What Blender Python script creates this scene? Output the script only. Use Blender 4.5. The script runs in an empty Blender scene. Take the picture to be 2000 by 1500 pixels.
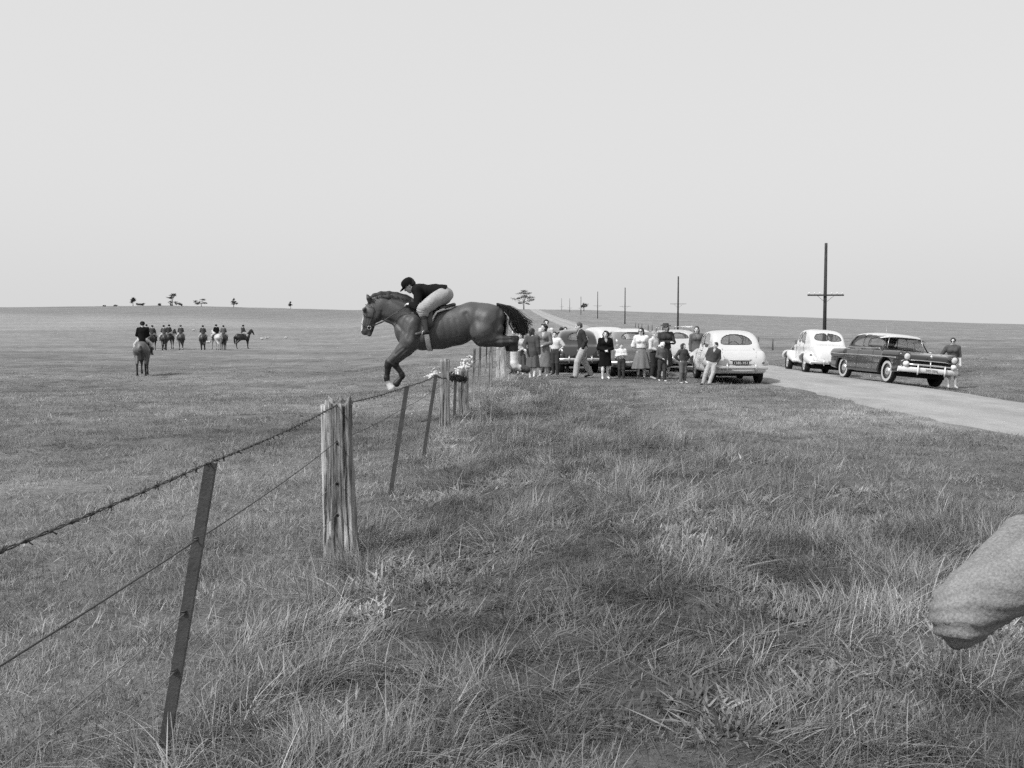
import bpy, math, random
import numpy as np
from mathutils import Vector, Matrix
from mathutils.bvhtree import BVHTree

R_ = math.radians
rng = np.random.default_rng(7)
random.seed(7)
SC = bpy.context.scene
COL = SC.collection

# ------------------------------------------------------------------ camera, sky, sun, exposure
EYE = 1.68            # camera height, metres
FPX = 1900.0          # focal length in pixels of the 2000 px wide photograph
PITCH = math.atan(110.0 / FPX)
cam_d = bpy.data.cameras.new('camera')
cam_d.sensor_width = 36.0
cam_d.lens = FPX / 2000.0 * 36.0
cam_d.clip_start = 0.05
cam_d.clip_end = 6000.0
cam = bpy.data.objects.new('camera', cam_d)
COL.objects.link(cam)
cam.location = (0, 0, EYE)
cam.rotation_euler = (math.pi / 2 - PITCH, 0, 0)
SC.camera = cam

SUN_DIR = Vector((-0.66, -0.50, 0.92)).normalized()      # towards the sun: high on the left
world = bpy.data.worlds.new('World')
SC.world = world
world.use_nodes = True
wn = world.node_tree
for n in list(wn.nodes):
    wn.nodes.remove(n)
w_out = wn.nodes.new('ShaderNodeOutputWorld')
w_bg = wn.nodes.new('ShaderNodeBackground')
w_sky = wn.nodes.new('ShaderNodeTexSky')
w_sky.sky_type = 'NISHITA'
w_sky.sun_disc = False
w_sky.sun_elevation = math.asin(SUN_DIR.z)
w_sky.sun_rotation = math.atan2(SUN_DIR.x, SUN_DIR.y)
w_sky.dust_density = 6.0
w_sky.air_density = 1.5
w_bw = wn.nodes.new('ShaderNodeRGBToBW')                   # black-and-white film
w_mix = wn.nodes.new('ShaderNodeMix')                      # thin even overcast over the sky
w_mix.data_type = 'FLOAT'
w_mix.inputs[0].default_value = 0.80
w_mix.inputs[3].default_value = 5.6
wn.links.new(w_sky.outputs[0], w_bw.inputs[0])
wn.links.new(w_bw.outputs[0], w_mix.inputs[2])
wn.links.new(w_mix.outputs[0], w_bg.inputs[0])
w_bg.inputs[1].default_value = 0.150
wn.links.new(w_bg.outputs[0], w_out.inputs[0])

sun_d = bpy.data.lights.new('sun', 'SUN')
sun_d.energy = 4.1
sun_d.angle = R_(2.0)
sun_d.color = (1.0, 1.0, 1.0)
sun = bpy.data.objects.new('sun', sun_d)
COL.objects.link(sun)
sun.rotation_euler = SUN_DIR.to_track_quat('Z', 'Y').to_euler()

SC.view_settings.view_transform = 'Standard'
SC.view_settings.look = 'None'
SC.view_settings.exposure = 0.0
SC.view_settings.gamma = 1.0
SC.view_settings.use_curve_mapping = False
SC.cycles.max_bounces = 5
SC.cycles.diffuse_bounces = 2
SC.cycles.adaptive_threshold = 0.04
SC.cycles.sample_clamp_indirect = 3.0
SC.cycles.sample_clamp_direct = 6.0
SC.cycles.use_denoising = False        # keep the fine grain of the film
SC.cycles.transparent_max_bounces = 12

# ------------------------------------------------------------------ helpers
def at(px, py, d):
    """point on the plane y = d seen at photograph pixel (px, py)"""
    a = (px - 1000.0) / FPX
    b = (750.0 - py) / FPX
    c, s = math.cos(PITCH), math.sin(PITCH)
    dy = c + b * s
    dz = -s + b * c
    t = d / dy
    return np.array((a * t, d, EYE + dz * t))

def smooth(t, a, b):
    t = np.clip((t - a) / (b - a), 0, 1)
    return t * t * (3 - 2 * t)

def sines(x, y, z=0.0, f=1.0, seed=0):
    r = np.random.default_rng(seed)
    out = 0
    for k in range(7):
        v = r.normal(size=3) * f
        out = out + np.sin(v[0] * x + v[1] * y + v[2] * z + r.uniform(0, 6.28))
    return out / 3.5

_SKX = [-4000, -1500, 0, 190, 330, 470, 690, 1000, 1130, 1868, 2300, 3500, 6000]
_SKY = [612, 606, 600, 598, 596.5, 600, 605.5, 604, 605, 630, 641, 648, 650]
def hgt(x, y):
    x = np.asarray(x, float); y = np.asarray(y, float)
    yy = np.maximum(y, 1.0)
    px = 1000 + FPX * x / yy
    ys = np.interp(px, [650, 1000], [170, 60])
    rr = np.interp(px, [650, 1000], [520, 430])
    zr = EYE + (640 - np.interp(px, _SKX, _SKY)) / FPX * rr
    t = np.clip((y - ys) / (rr - ys), 0, 1)
    z = zr * (0.75 * t + 0.25 * t * t)
    z = z * (1 - 0.2 * np.clip((y - rr) / 600, 0, 1))
    z = z - 0.45 * smooth(y, 14, 44) * smooth(-px, -900, -600) * (1 - t)
    # road shoulder falling to a table drain on the right
    sh = np.interp(x, [11.2, 12.9, 14.4, 16.0, 18.5], [0, -0.16, -0.28, -0.26, 0.0])
    z = z + sh * (1 - smooth(y, 70, 130))
    # hummock of rank grass along the fence, just in front of the onlookers
    z = z + 0.30 * np.exp(-((x + 0.1) / 1.5) ** 2 - ((y - 25.0) / 4.6) ** 2)
    z = z + 0.10 * np.exp(-((x - 1.4) / 1.7) ** 2 - ((y - 9.0) / 5.0) ** 2)
    bump = 0.022 * sines(x, y, 0, 1.1, 3) + 0.012 * sines(x, y, 0, 3.1, 4)
    z = z + bump * (1 - 0.75 * smooth(x, 4.0, 7.0) * (1 - smooth(x, 13, 16))) * (1 + 2.0 * smooth(y, 40, 120))
    return z

def hz(x, y):
    return float(hgt(x, y))

def tag(o, label=None, cat=None, group=None, kind=None):
    if label: o['label'] = label
    if cat: o['category'] = cat
    if group: o['group'] = group
    if kind: o['kind'] = kind
    return o

def empty(name, loc=(0, 0, 0), rz=0.0, **kw):
    o = bpy.data.objects.new(name, None)
    COL.objects.link(o)
    o.location = loc
    o.rotation_euler = (0, 0, rz)
    o.empty_display_size = 0.1
    return tag(o, **kw)

def mesh_np(name, V, F, smooth_shade=True, col=None):
    """V (n,3); F array of quads/tris or a list of arrays"""
    me = bpy.data.meshes.new(name)
    V = np.asarray(V, np.float32)
    Fs = F if isinstance(F, list) else [F]
    Fs = [np.asarray(f, np.int32) for f in Fs if len(f)]
    me.vertices.add(len(V))
    me.vertices.foreach_set('co', V.ravel())
    nl = sum(f.size for f in Fs)
    npoly = sum(len(f) for f in Fs)
    me.loops.add(nl)
    me.loops.foreach_set('vertex_index', np.concatenate([f.ravel() for f in Fs]))
    me.polygons.add(npoly)
    starts = []; o = 0
    for f in Fs:
        starts.append(o + np.arange(len(f)) * f.shape[1]); o += f.size
    me.polygons.foreach_set('loop_start', np.concatenate(starts).astype(np.int32))
    me.update(calc_edges=True)
    me.polygons.foreach_set('use_smooth', np.full(npoly, smooth_shade, bool))
    if col is not None:
        a = me.attributes.new('Col', 'FLOAT', 'POINT')
        a.data.foreach_set('value', np.asarray(col, np.float32))
    me.validate()
    return me

def obj(name, me, mat, parent=None):
    o = bpy.data.objects.new(name, me)
    COL.objects.link(o)
    if mat is not None:
        me.materials.append(mat)
    if parent is not None:
        o.parent = parent
    return o

class MB:
    """collects vertices and faces of one mesh"""
    def __init__(s):
        s.v = []; s.q = []; s.t = []; s.c = []; s.n = 0
    def add(s, V, Q=(), T=(), c=None):
        V = np.asarray(V, float)
        if len(Q): s.q.append(np.asarray(Q, np.int32) + s.n)
        if len(T): s.t.append(np.asarray(T, np.int32) + s.n)
        s.v.append(V); s.n += len(V)
        s.c.append(np.full(len(V), 0.5 if c is None else c) if np.isscalar(c) or c is None else c)
        return s
    def tube(s, P, rad, n=8, c=None, cap=True, flat=None):
        P = np.asarray(P, float); m = len(P)
        rad = np.broadcast_to(np.asarray(rad, float), (m,))
        T = np.gradient(P, axis=0)
        T /= np.linalg.norm(T, axis=1)[:, None] + 1e-12
        ref = np.array((0, 0, 1.0)) if abs(T[0][2]) < 0.9 else np.array((1.0, 0, 0))
        A = []
        for k in range(m):
            a = np.cross(T[k], ref); a /= np.linalg.norm(a) + 1e-12
            b = np.cross(T[k], a)
            th = np.arange(n) / n * 2 * math.pi
            ring = P[k] + rad[k] * (np.cos(th)[:, None] * a * (1 if flat is None else flat) + np.sin(th)[:, None] * b)
            A.append(ring)
        V = np.concatenate(A)
        i = np.arange(n); j = (i + 1) % n
        Q = np.concatenate([np.stack([k * n + i, k * n + j, (k + 1) * n + j, (k + 1) * n + i], 1) for k in range(m - 1)])
        Tt = []
        if cap:
            V = np.concatenate([V, P[:1], P[-1:]])
            Tt = np.concatenate([np.stack([j, i, np.full(n, m * n)], 1), np.stack([(m - 1) * n + i, (m - 1) * n + j, np.full(n, m * n + 1)], 1)])
        return s.add(V, Q, Tt, c)
    def box(s, c, h, rot=None, col=None):
        V = np.array([(x, y, z) for x in (-1, 1) for y in (-1, 1) for z in (-1, 1)], float) * np.asarray(h)
        if rot is not None: V = V @ np.asarray(rot).T
        V = V + np.asarray(c)
        Q = [(0, 1, 3, 2), (4, 6, 7, 5), (0, 4, 5, 1), (2, 3, 7, 6), (0, 2, 6, 4), (1, 5, 7, 3)]
        return s.add(V, Q, c=col)
    def lathe(s, prof, n=24, axis='x', c=None, org=(0, 0, 0)):
        """profile of (radius, offset along axis)"""
        th = np.arange(n) / n * 2 * math.pi
        V = []
        for r, o in prof:
            ca, sa = r * np.cos(th), r * np.sin(th)
            oo = np.full(n, o)
            V.append(np.stack([oo, ca, sa] if axis == 'x' else [ca, oo, -sa] if axis == 'y' else [ca, sa, oo], 1))
        V = np.concatenate(V) + np.asarray(org)
        i = np.arange(n); j = (i + 1) % n
        Q = np.concatenate([np.stack([k * n + i, k * n + j, (k + 1) * n + j, (k + 1) * n + i], 1) for k in range(len(prof) - 1)])
        return s.add(V, Q, c=c)
    def me(s, name, smooth_shade=True):
        V = np.concatenate(s.v)
        F = []
        if s.q: F.append(np.concatenate(s.q))
        if s.t: F.append(np.concatenate(s.t))
        return mesh_np(name, V, F, smooth_shade, np.concatenate(s.c))
    def build(s, name, mat, parent=None, smooth_shade=True):
        return obj(name, s.me(name, smooth_shade), mat, parent)

# ------------------------------------------------------------------ implicit surfaces (round cones blended, then meshed)
def surface_nets(D, org, h):
    S = D < 0
    c = np.zeros(tuple(n - 1 for n in D.shape), np.int8)
    for i in (0, 1):
        for j in (0, 1):
            for k in (0, 1):
                c += S[i:D.shape[0] - 1 + i, j:D.shape[1] - 1 + j, k:D.shape[2] - 1 + k]
    I = np.argwhere((c > 0) & (c < 8))
    vid = np.full(c.shape, -1, np.int32)
    vid[I[:, 0], I[:, 1], I[:, 2]] = np.arange(len(I))
    acc = np.zeros((len(I), 3)); cnt = np.zeros(len(I))
    corners = [(i, j, k) for i in (0, 1) for j in (0, 1) for k in (0, 1)]
    for a in corners:
        for ax in range(3):
            if a[ax]: continue
            b = list(a); b[ax] = 1
            d1 = D[I[:, 0] + a[0], I[:, 1] + a[1], I[:, 2] + a[2]]
            d2 = D[I[:, 0] + b[0], I[:, 1] + b[1], I[:, 2] + b[2]]
            m = (d1 < 0) != (d2 < 0)
            t = np.where(m, d1 / np.where(m, d1 - d2, 1), 0)
            p = np.tile(np.array(a, float), (len(I), 1)); p[:, ax] += t
            acc[m] += p[m]; cnt[m] += 1
    V = (I + acc / cnt[:, None]) * h + np.asarray(org)
    Q = []
    for ax in range(3):
        u, v = (ax + 1) % 3, (ax + 2) % 3
        sl0 = [slice(None)] * 3; sl1 = [slice(None)] * 3
        sl0[ax] = slice(0, -1); sl1[ax] = slice(1, None)
        A = S[tuple(sl0)]; B = S[tuple(sl1)]
        E = np.argwhere(A != B)
        ok = (E[:, u] > 0) & (E[:, v] > 0) & (E[:, u] < D.shape[u] - 1) & (E[:, v] < D.shape[v] - 1)
        E = E[ok]
        inside = A[E[:, 0], E[:, 1], E[:, 2]]
        q = []
        for du, dv in ((0, 0), (-1, 0), (-1, -1), (0, -1)):
            e = E.copy(); e[:, u] += du; e[:, v] += dv
            q.append(vid[e[:, 0], e[:, 1], e[:, 2]])
        q = np.stack(q, 1)
        q[~inside] = q[~inside][:, ::-1]
        Q.append(q)
    return V, np.concatenate(Q)

def C(a, b, r1, r2=None, v=0.5, k=0.03, flat=None):
    """round cone a-b; flat=(axis vector, factor) squeezes it; v = colour value"""
    return dict(a=np.asarray(a, float), b=np.asarray(b, float), r1=r1, r2=r1 if r2 is None else r2, v=v, k=k, flat=flat)

def _dist(p, X, Y, Z):
    a = p['a']; b = p['b']
    x, y, z = X - a[0], Y - a[1], Z - a[2]
    ba = b - a
    sc = 1.0
    if p['flat'] is not None:
        n, f = p['flat']; n = np.asarray(n, float); n = n / np.linalg.norm(n)
        g = 1.0 / f - 1.0
        dn = x * n[0] + y * n[1] + z * n[2]
        x = x + dn * n[0] * g; y = y + dn * n[1] * g; z = z + dn * n[2] * g
        ba = ba + np.dot(ba, n) * n * g
        sc = min(1.0, f)
    L = float(np.dot(ba, ba))
    if L < 1e-9:
        return (np.sqrt(x * x + y * y + z * z) - p['r1']) * sc
    t = np.clip((x * ba[0] + y * ba[1] + z * ba[2]) / L, 0, 1)
    dx, dy, dz = x - t * ba[0], y - t * ba[1], z - t * ba[2]
    return (np.sqrt(dx * dx + dy * dy + dz * dz) - (p['r1'] + (p['r2'] - p['r1']) * t)) * sc

def implicit(prims, h, cuts=(), infl=0.0, subs=()):
    """mesh of the smooth union; cuts = (point, outward normal) planes; subs = round cones taken away"""
    lo = np.min([np.minimum(p['a'], p['b']) - max(p['r1'], p['r2']) for p in prims], 0) - 3 * h - infl
    hi = np.max([np.maximum(p['a'], p['b']) + max(p['r1'], p['r2']) for p in prims], 0) + 3 * h + infl
    n = np.ceil((hi - lo) / h).astype(int) + 1
    D = np.full(n, 1.0, np.float32)
    ax = [(lo[i] + h * np.arange(n[i])).astype(np.float32) for i in range(3)]
    def sl_of(p, m):
        r = max(p['r1'], p['r2']) + m
        a = np.floor((np.minimum(p['a'], p['b']) - r - lo) / h).astype(int)
        b = np.ceil((np.maximum(p['a'], p['b']) + r - lo) / h).astype(int) + 1
        return tuple(slice(max(0, a[i]), min(n[i], b[i])) for i in range(3))
    for p in prims:
        k = p['k']
        s = sl_of(p, 2 * k + 3 * h + infl)
        d = _dist(p, ax[0][s[0]][:, None, None], ax[1][s[1]][None, :, None], ax[2][s[2]][None, None, :]) - infl
        o = D[s]
        hh = np.maximum(k - np.abs(o - d), 0) / k
        D[s] = np.minimum(o, d) - hh * hh * k * 0.25
    for p in subs:
        s = sl_of(p, 3 * h)
        d = _dist(p, ax[0][s[0]][:, None, None], ax[1][s[1]][None, :, None], ax[2][s[2]][None, None, :])
        D[s] = np.maximum(D[s], -d)
    for q, nn in cuts:
        q = np.asarray(q, float); nn = np.asarray(nn, float); nn = nn / np.linalg.norm(nn)
        d = (ax[0] - q[0])[:, None, None] * nn[0] + (ax[1] - q[1])[None, :, None] * nn[1] + (ax[2] - q[2])[None, None, :] * nn[2]
        D = np.maximum(D, d.astype(np.float32))
    V, Q = surface_nets(D, lo, h)
    best = np.full(len(V), 9.0); col = np.zeros(len(V))
    for p in prims:
        d = _dist(p, V[:, 0], V[:, 1], V[:, 2])
        m = d < best
        best[m] = d[m]; col[m] = p['v']
    return V, Q, col

# ------------------------------------------------------------------ materials (black-and-white: every colour is a grey)
MATS = {}
def nodes_of(name):
    m = bpy.data.materials.new(name)
    m.use_nodes = True
    nt = m.node_tree
    return m, nt, nt.nodes['Principled BSDF'], nt.nodes['Material Output']

def noise_node(nt, scale, detail=4.0, rough=0.6, coord='Object', stretch=None):
    tc = nt.nodes.new('ShaderNodeTexCoord')
    no = nt.nodes.new('ShaderNodeTexNoise')
    no.inputs['Scale'].default_value = scale
    no.inputs['Detail'].default_value = detail
    no.inputs['Roughness'].default_value = rough
    src = tc.outputs[coord]
    if stretch:
        mp = nt.nodes.new('ShaderNodeMapping')
        mp.inputs['Scale'].default_value = stretch
        nt.links.new(src, mp.inputs[0]); src = mp.outputs[0]
    nt.links.new(src, no.inputs['Vector'])
    return no

def ramp(nt, src, stops):
    r = nt.nodes.new('ShaderNodeValToRGB')
    e = r.color_ramp.elements
    while len(e) < len(stops): e.new(0.5)
    for k, (p, v) in enumerate(stops):
        e[k].position = p; e[k].color = (v, v, v, 1)
    nt.links.new(src, r.inputs[0])
    return r

def math_node(nt, op, a, b):
    n = nt.nodes.new('ShaderNodeMath'); n.operation = op
    for i, s in enumerate((a, b)):
        if hasattr(s, 'node'): nt.links.new(s, n.inputs[i])
        else: n.inputs[i].default_value = s
    return n.outputs[0]

def grey(name, val, rough=0.8, spec=0.3, vary=0.15, scale=6.0, bump=0.0, bscale=40.0, metal=0.0, coat=0.0, stretch=None):
    if name in MATS: return MATS[name]
    m, nt, b, out = nodes_of(name)
    no = noise_node(nt, scale, stretch=stretch)
    r = ramp(nt, no.outputs[0], [(0.25, max(0, val * (1 - vary))), (0.75, min(1, val * (1 + vary)))])
    nt.links.new(r.outputs[0], b.inputs['Base Color'])
    b.inputs['Roughness'].default_value = rough
    b.inputs['Specular IOR Level'].default_value = spec
    b.inputs['Metallic'].default_value = metal
    b.inputs['Coat Weight'].default_value = coat
    b.inputs['Coat Roughness'].default_value = 0.06
    if bump:
        n2 = noise_node(nt, bscale, stretch=stretch)
        bp = nt.nodes.new('ShaderNodeBump')
        bp.inputs['Strength'].default_value = bump
        bp.inputs['Distance'].default_value = 0.02
        nt.links.new(n2.outputs[0], bp.inputs['Height'])
        nt.links.new(bp.outputs[0], b.inputs['Normal'])
    MATS[name] = m
    return m

def attr_mat(name, rough=0.75, spec=0.3, vary=0.12, scale=9.0, sheen=0.0, bump=0.0, bscale=60.0, weave=0.0):
    """base colour from the mesh's own 'Col' values, with a little noise"""
    if name in MATS: return MATS[name]
    m, nt, b, out = nodes_of(name)
    a = nt.nodes.new('ShaderNodeAttribute'); a.attribute_name = 'Col'
    no = noise_node(nt, scale)
    f = ramp(nt, no.outputs[0], [(0.25, 1 - vary), (0.75, 1.0)])
    v = math_node(nt, 'MULTIPLY', a.outputs['Fac'], f.outputs[0])
    if weave:      # woven threads
        n3 = noise_node(nt, weave, 3, 0.7)
        v = math_node(nt, 'MULTIPLY', v, ramp(nt, n3.outputs[0], [(0.3, 0.66), (0.7, 1.30)]).outputs[0])
    nt.links.new(v, b.inputs['Base Color'])
    b.inputs['Roughness'].default_value = rough
    b.inputs['Specular IOR Level'].default_value = spec
    b.inputs['Sheen Weight'].default_value = sheen
    if bump:
        n2 = noise_node(nt, bscale)
        bp = nt.nodes.new('ShaderNodeBump'); bp.inputs['Strength'].default_value = bump; bp.inputs['Distance'].default_value = 0.01
        nt.links.new(n2.outputs[0], bp.inputs['Height']); nt.links.new(bp.outputs[0], b.inputs['Normal'])
    MATS[name] = m
    return m

M_SKIN = attr_mat('skin', 0.6, 0.35, 0.08)
M_CLOTH = attr_mat('cloth', 0.95, 0.06, 0.22, 14.0, 0.0, 0.35, 120.0, 170.0)
M_COAT = attr_mat('horse_coat', 0.48, 0.4, 0.40, 5.0, 0.0, 0.35, 130.0)
M_HAIR = attr_mat('hair', 0.6, 0.3, 0.4, 30.0)
M_CHROME = grey('chrome', 0.7, 0.24, 0.5, 0.05, 3, metal=0.85)
M_TYRE = grey('tyre_rubber', 0.018, 0.85, 0.2, 0.3, 8)
M_DARK = grey('dark_metal', 0.03, 0.6, 0.3, 0.3, 8)
M_BLACK = grey('black_underside', 0.012, 0.9, 0.1, 0.3, 8)
M_WHITE = grey('white_paint', 0.62, 0.5, 0.4, 0.05, 8)
M_LEATHER = grey('dark_leather', 0.035, 0.35, 0.5, 0.3, 12)
# ------------------------------------------------------------------ terrain
ROAD_L, ROAD_R = 7.5, 12.2
def road_left(y):
    return ROAD_L + 0.10 * np.sin(y * 0.55) + 0.08 * np.sin(y * 1.7 + 1) + 0.05 * np.sin(y * 4.3)
def road_right(y):
    return ROAD_R + 0.15 * np.sin(y * 0.4 + 2) + 0.1 * np.sin(y * 1.3)

def fence_x(y):
    return np.interp(y, [0, 3.7, 7.1, 9.8, 12.6, 16.0, 21.0, 26.5, 34.0], [-1.25, -1.27, -1.26, -1.25, -1.18, -1.10, -0.82, -0.31, 0.2])

def build_ground():
    u = np.linspace(-1, 1, 331)
    xs = 2600 * np.sinh(u * 7.2) / math.sinh(7.2)
    xs = np.unique(np.concatenate([xs, np.arange(-8, 20, 0.22), [7.9, 8.1, 11.6, 11.8]]))
    ys = np.concatenate([np.linspace(-60, -2, 20), np.linspace(-1.6, 34, 180), 34 * (3500 / 34.0) ** np.linspace(0.006, 1, 190)])
    X, Y = np.meshgrid(xs, ys, indexing='ij')
    Z = hgt(X, Y)
    Z = Z - 0.12 * ((X > 8.0) & (X < 11.7) & (Y < 700))
    nx, ny = X.shape
    I = np.arange(nx * ny).reshape(nx, ny)
    Q = np.stack([I[:-1, :-1], I[1:, :-1], I[1:, 1:], I[:-1, 1:]], -1).reshape(-1, 4)
    px = 1000 + FPX * X / np.maximum(Y, 1)
    # colour of the sward: rank roadside, grazed paddock, far paddocks in different growth
    c = np.full(X.shape, 0.165)
    c = c + 0.02 * sines(X, Y, 0, 0.25, 21) + 0.015 * sines(X, Y, 0, 0.9, 22)
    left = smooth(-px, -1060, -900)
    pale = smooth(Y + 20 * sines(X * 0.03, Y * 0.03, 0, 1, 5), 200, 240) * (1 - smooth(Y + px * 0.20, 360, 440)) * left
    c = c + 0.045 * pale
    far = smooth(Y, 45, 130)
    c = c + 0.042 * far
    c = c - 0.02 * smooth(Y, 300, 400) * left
    c = c + 0.010 * far * (1 - left) * np.sin(X * 0.0 + Y * 0.16 + 0.4 * np.sin(X * 0.02))
    edge = np.exp(-((X - ROAD_L + 0.25) / 0.35) ** 2) * (Y < 80)
    c = c + 0.05 * edge
    rk = smooth(X - fence_x(Y), -0.3, 0.2) * (1 - smooth(X, 2.5, 4.0)) * (Y < 28)
    c = c - 0.055 * rk
    c = c * (1 + 0.16 * sines(X, Y, 0, 0.38, 51) * (1 - rk) * (Y < 120))
    c = np.clip(c, 0.05, 0.3)
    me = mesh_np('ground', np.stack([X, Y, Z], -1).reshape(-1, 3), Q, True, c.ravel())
    m, nt, b, out = nodes_of('pasture')
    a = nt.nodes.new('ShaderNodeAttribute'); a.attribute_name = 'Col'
    n1 = noise_node(nt, 0.8, 8, 0.72)
    n2 = noise_node(nt, 14.0, 6, 0.75)
    f1 = ramp(nt, n1.outputs[0], [(0.3, 0.62), (0.7, 1.35)])
    f2 = ramp(nt, n2.outputs[0], [(0.3, 0.55), (0.72, 1.4)])
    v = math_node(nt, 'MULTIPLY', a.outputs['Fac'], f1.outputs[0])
    v = math_node(nt, 'MULTIPLY', v, f2.outputs[0])
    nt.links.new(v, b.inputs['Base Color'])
    b.inputs['Roughness'].default_value = 1.0
    b.inputs['Specular IOR Level'].default_value = 0.05
    bp = nt.nodes.new('ShaderNodeBump'); bp.inputs['Strength'].default_value = 0.8; bp.inputs['Distance'].default_value = 0.05
    nt.links.new(n2.outputs[0], bp.inputs['Height']); nt.links.new(bp.outputs[0], b.inputs['Normal'])
    o = obj('ground', me, m)
    tag(o, 'open grassy paddocks and roadside rising to low hills', kind='structure')

def build_road():
    ys = np.concatenate([np.linspace(-40, 60, 300), 60 * (620 / 60.0) ** np.linspace(0.004, 1, 220)])
    k = np.linspace(0, 1, 15)
    L = road_left(ys); Rr = road_right(ys)
    X = L[:, None] + (Rr - L)[:, None] * k[None]
    Y = np.repeat(ys[:, None], 15, 1)
    Z = hgt(X, Y) + 0.03 * np.sin(k * math.pi)[None] + 0.012
    Z[:, 0] -= 0.07; Z[:, -1] -= 0.07
    I = np.arange(X.size).reshape(X.shape)
    Q = np.stack([I[:-1, :-1], I[:-1, 1:], I[1:, 1:], I[1:, :-1]], -1).reshape(-1, 4)
    m, nt, b, out = nodes_of('gravelled_bitumen')
    n1 = noise_node(nt, 1.2, 6, 0.65, stretch=(1.0, 0.35, 1.0))
    n2 = noise_node(nt, 55.0, 5, 0.8)
    f1 = ramp(nt, n1.outputs[0], [(0.3, 0.24), (0.7, 0.35)])
    f2 = ramp(nt, n2.outputs[0], [(0.3, 0.65), (0.7, 1.25)])
    v = math_node(nt, 'MULTIPLY', f1.outputs[0], f2.outputs[0])
    # worn wheel tracks along the road
    tc = nt.nodes.new('ShaderNodeTexCoord'); sx = nt.nodes.new('ShaderNodeSeparateXYZ'); nt.links.new(tc.outputs['Object'], sx.inputs[0])
    wv = math_node(nt, 'SINE', math_node(nt, 'MULTIPLY', math_node(nt, 'ADD', sx.outputs[0], n1.outputs[0]), 3.6), 0.0)
    v = math_node(nt, 'MULTIPLY', v, math_node(nt, 'ADD', math_node(nt, 'MULTIPLY', wv, 0.07), 1.0))
    nt.links.new(v, b.inputs['Base Color'])
    b.inputs['Roughness'].default_value = 0.95
    b.inputs['Specular IOR Level'].default_value = 0.15
    bp = nt.nodes.new('ShaderNodeBump'); bp.inputs['Strength'].default_value = 0.5; bp.inputs['Distance'].default_value = 0.015
    nt.links.new(n2.outputs[0], bp.inputs['Height']); nt.links.new(bp.outputs[0], b.inputs['Normal'])
    o = obj('road', mesh_np('road', np.stack([X, Y, Z], -1).reshape(-1, 3), Q), m)
    tag(o, 'pale gravelled country road running away over the hill', kind='structure')

build_ground()
build_road()

# ------------------------------------------------------------------ grass
def blade_mesh(name, n, hmin, hmax, spread, wid, lean, curl, seg=4, vlo=0.6, vhi=1.2, leafy=False, seed=0, combed=1.3):
    r = np.random.default_rng(seed)
    mb = MB()
    wind = 0.0
    for k in range(n):
        a = r.uniform(0, 6.28); rr = spread * math.sqrt(r.uniform())
        p = np.array((rr * math.cos(a), rr * math.sin(a), -0.02))
        h = r.uniform(hmin, hmax)
        da = wind + r.normal() * combed
        d = np.array((math.cos(da), math.sin(da), 0.0))
        ln = abs(r.normal()) * lean
        cu = abs(r.normal()) * curl
        w = wid * r.uniform(0.7, 1.4)
        side = np.array((-d[1], d[0], 0.0))
        sa = r.uniform(-0.9, 0.9)
        side = side * math.cos(sa) + d * math.sin(sa)
        V = []
        for s in range(seg + 1):
            t = s / seg
            c = p + np.array((0, 0, 1.0)) * h * (t - 0.35 * cu * t * t) + d * h * (ln * t + cu * t * t * 0.9)
            ww = w * ((1 - t) ** 0.6 if not leafy else math.sin(math.pi * (0.12 + 0.86 * t)))
            V.append(c - side * ww * 0.5); V.append(c + side * ww * 0.5)
        Q = [(2 * s, 2 * s + 1, 2 * s + 3, 2 * s + 2) for s in range(seg)]
        mb.add(V, Q, c=float(r.uniform(vlo, vhi)))
    return mb.me(name)

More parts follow.
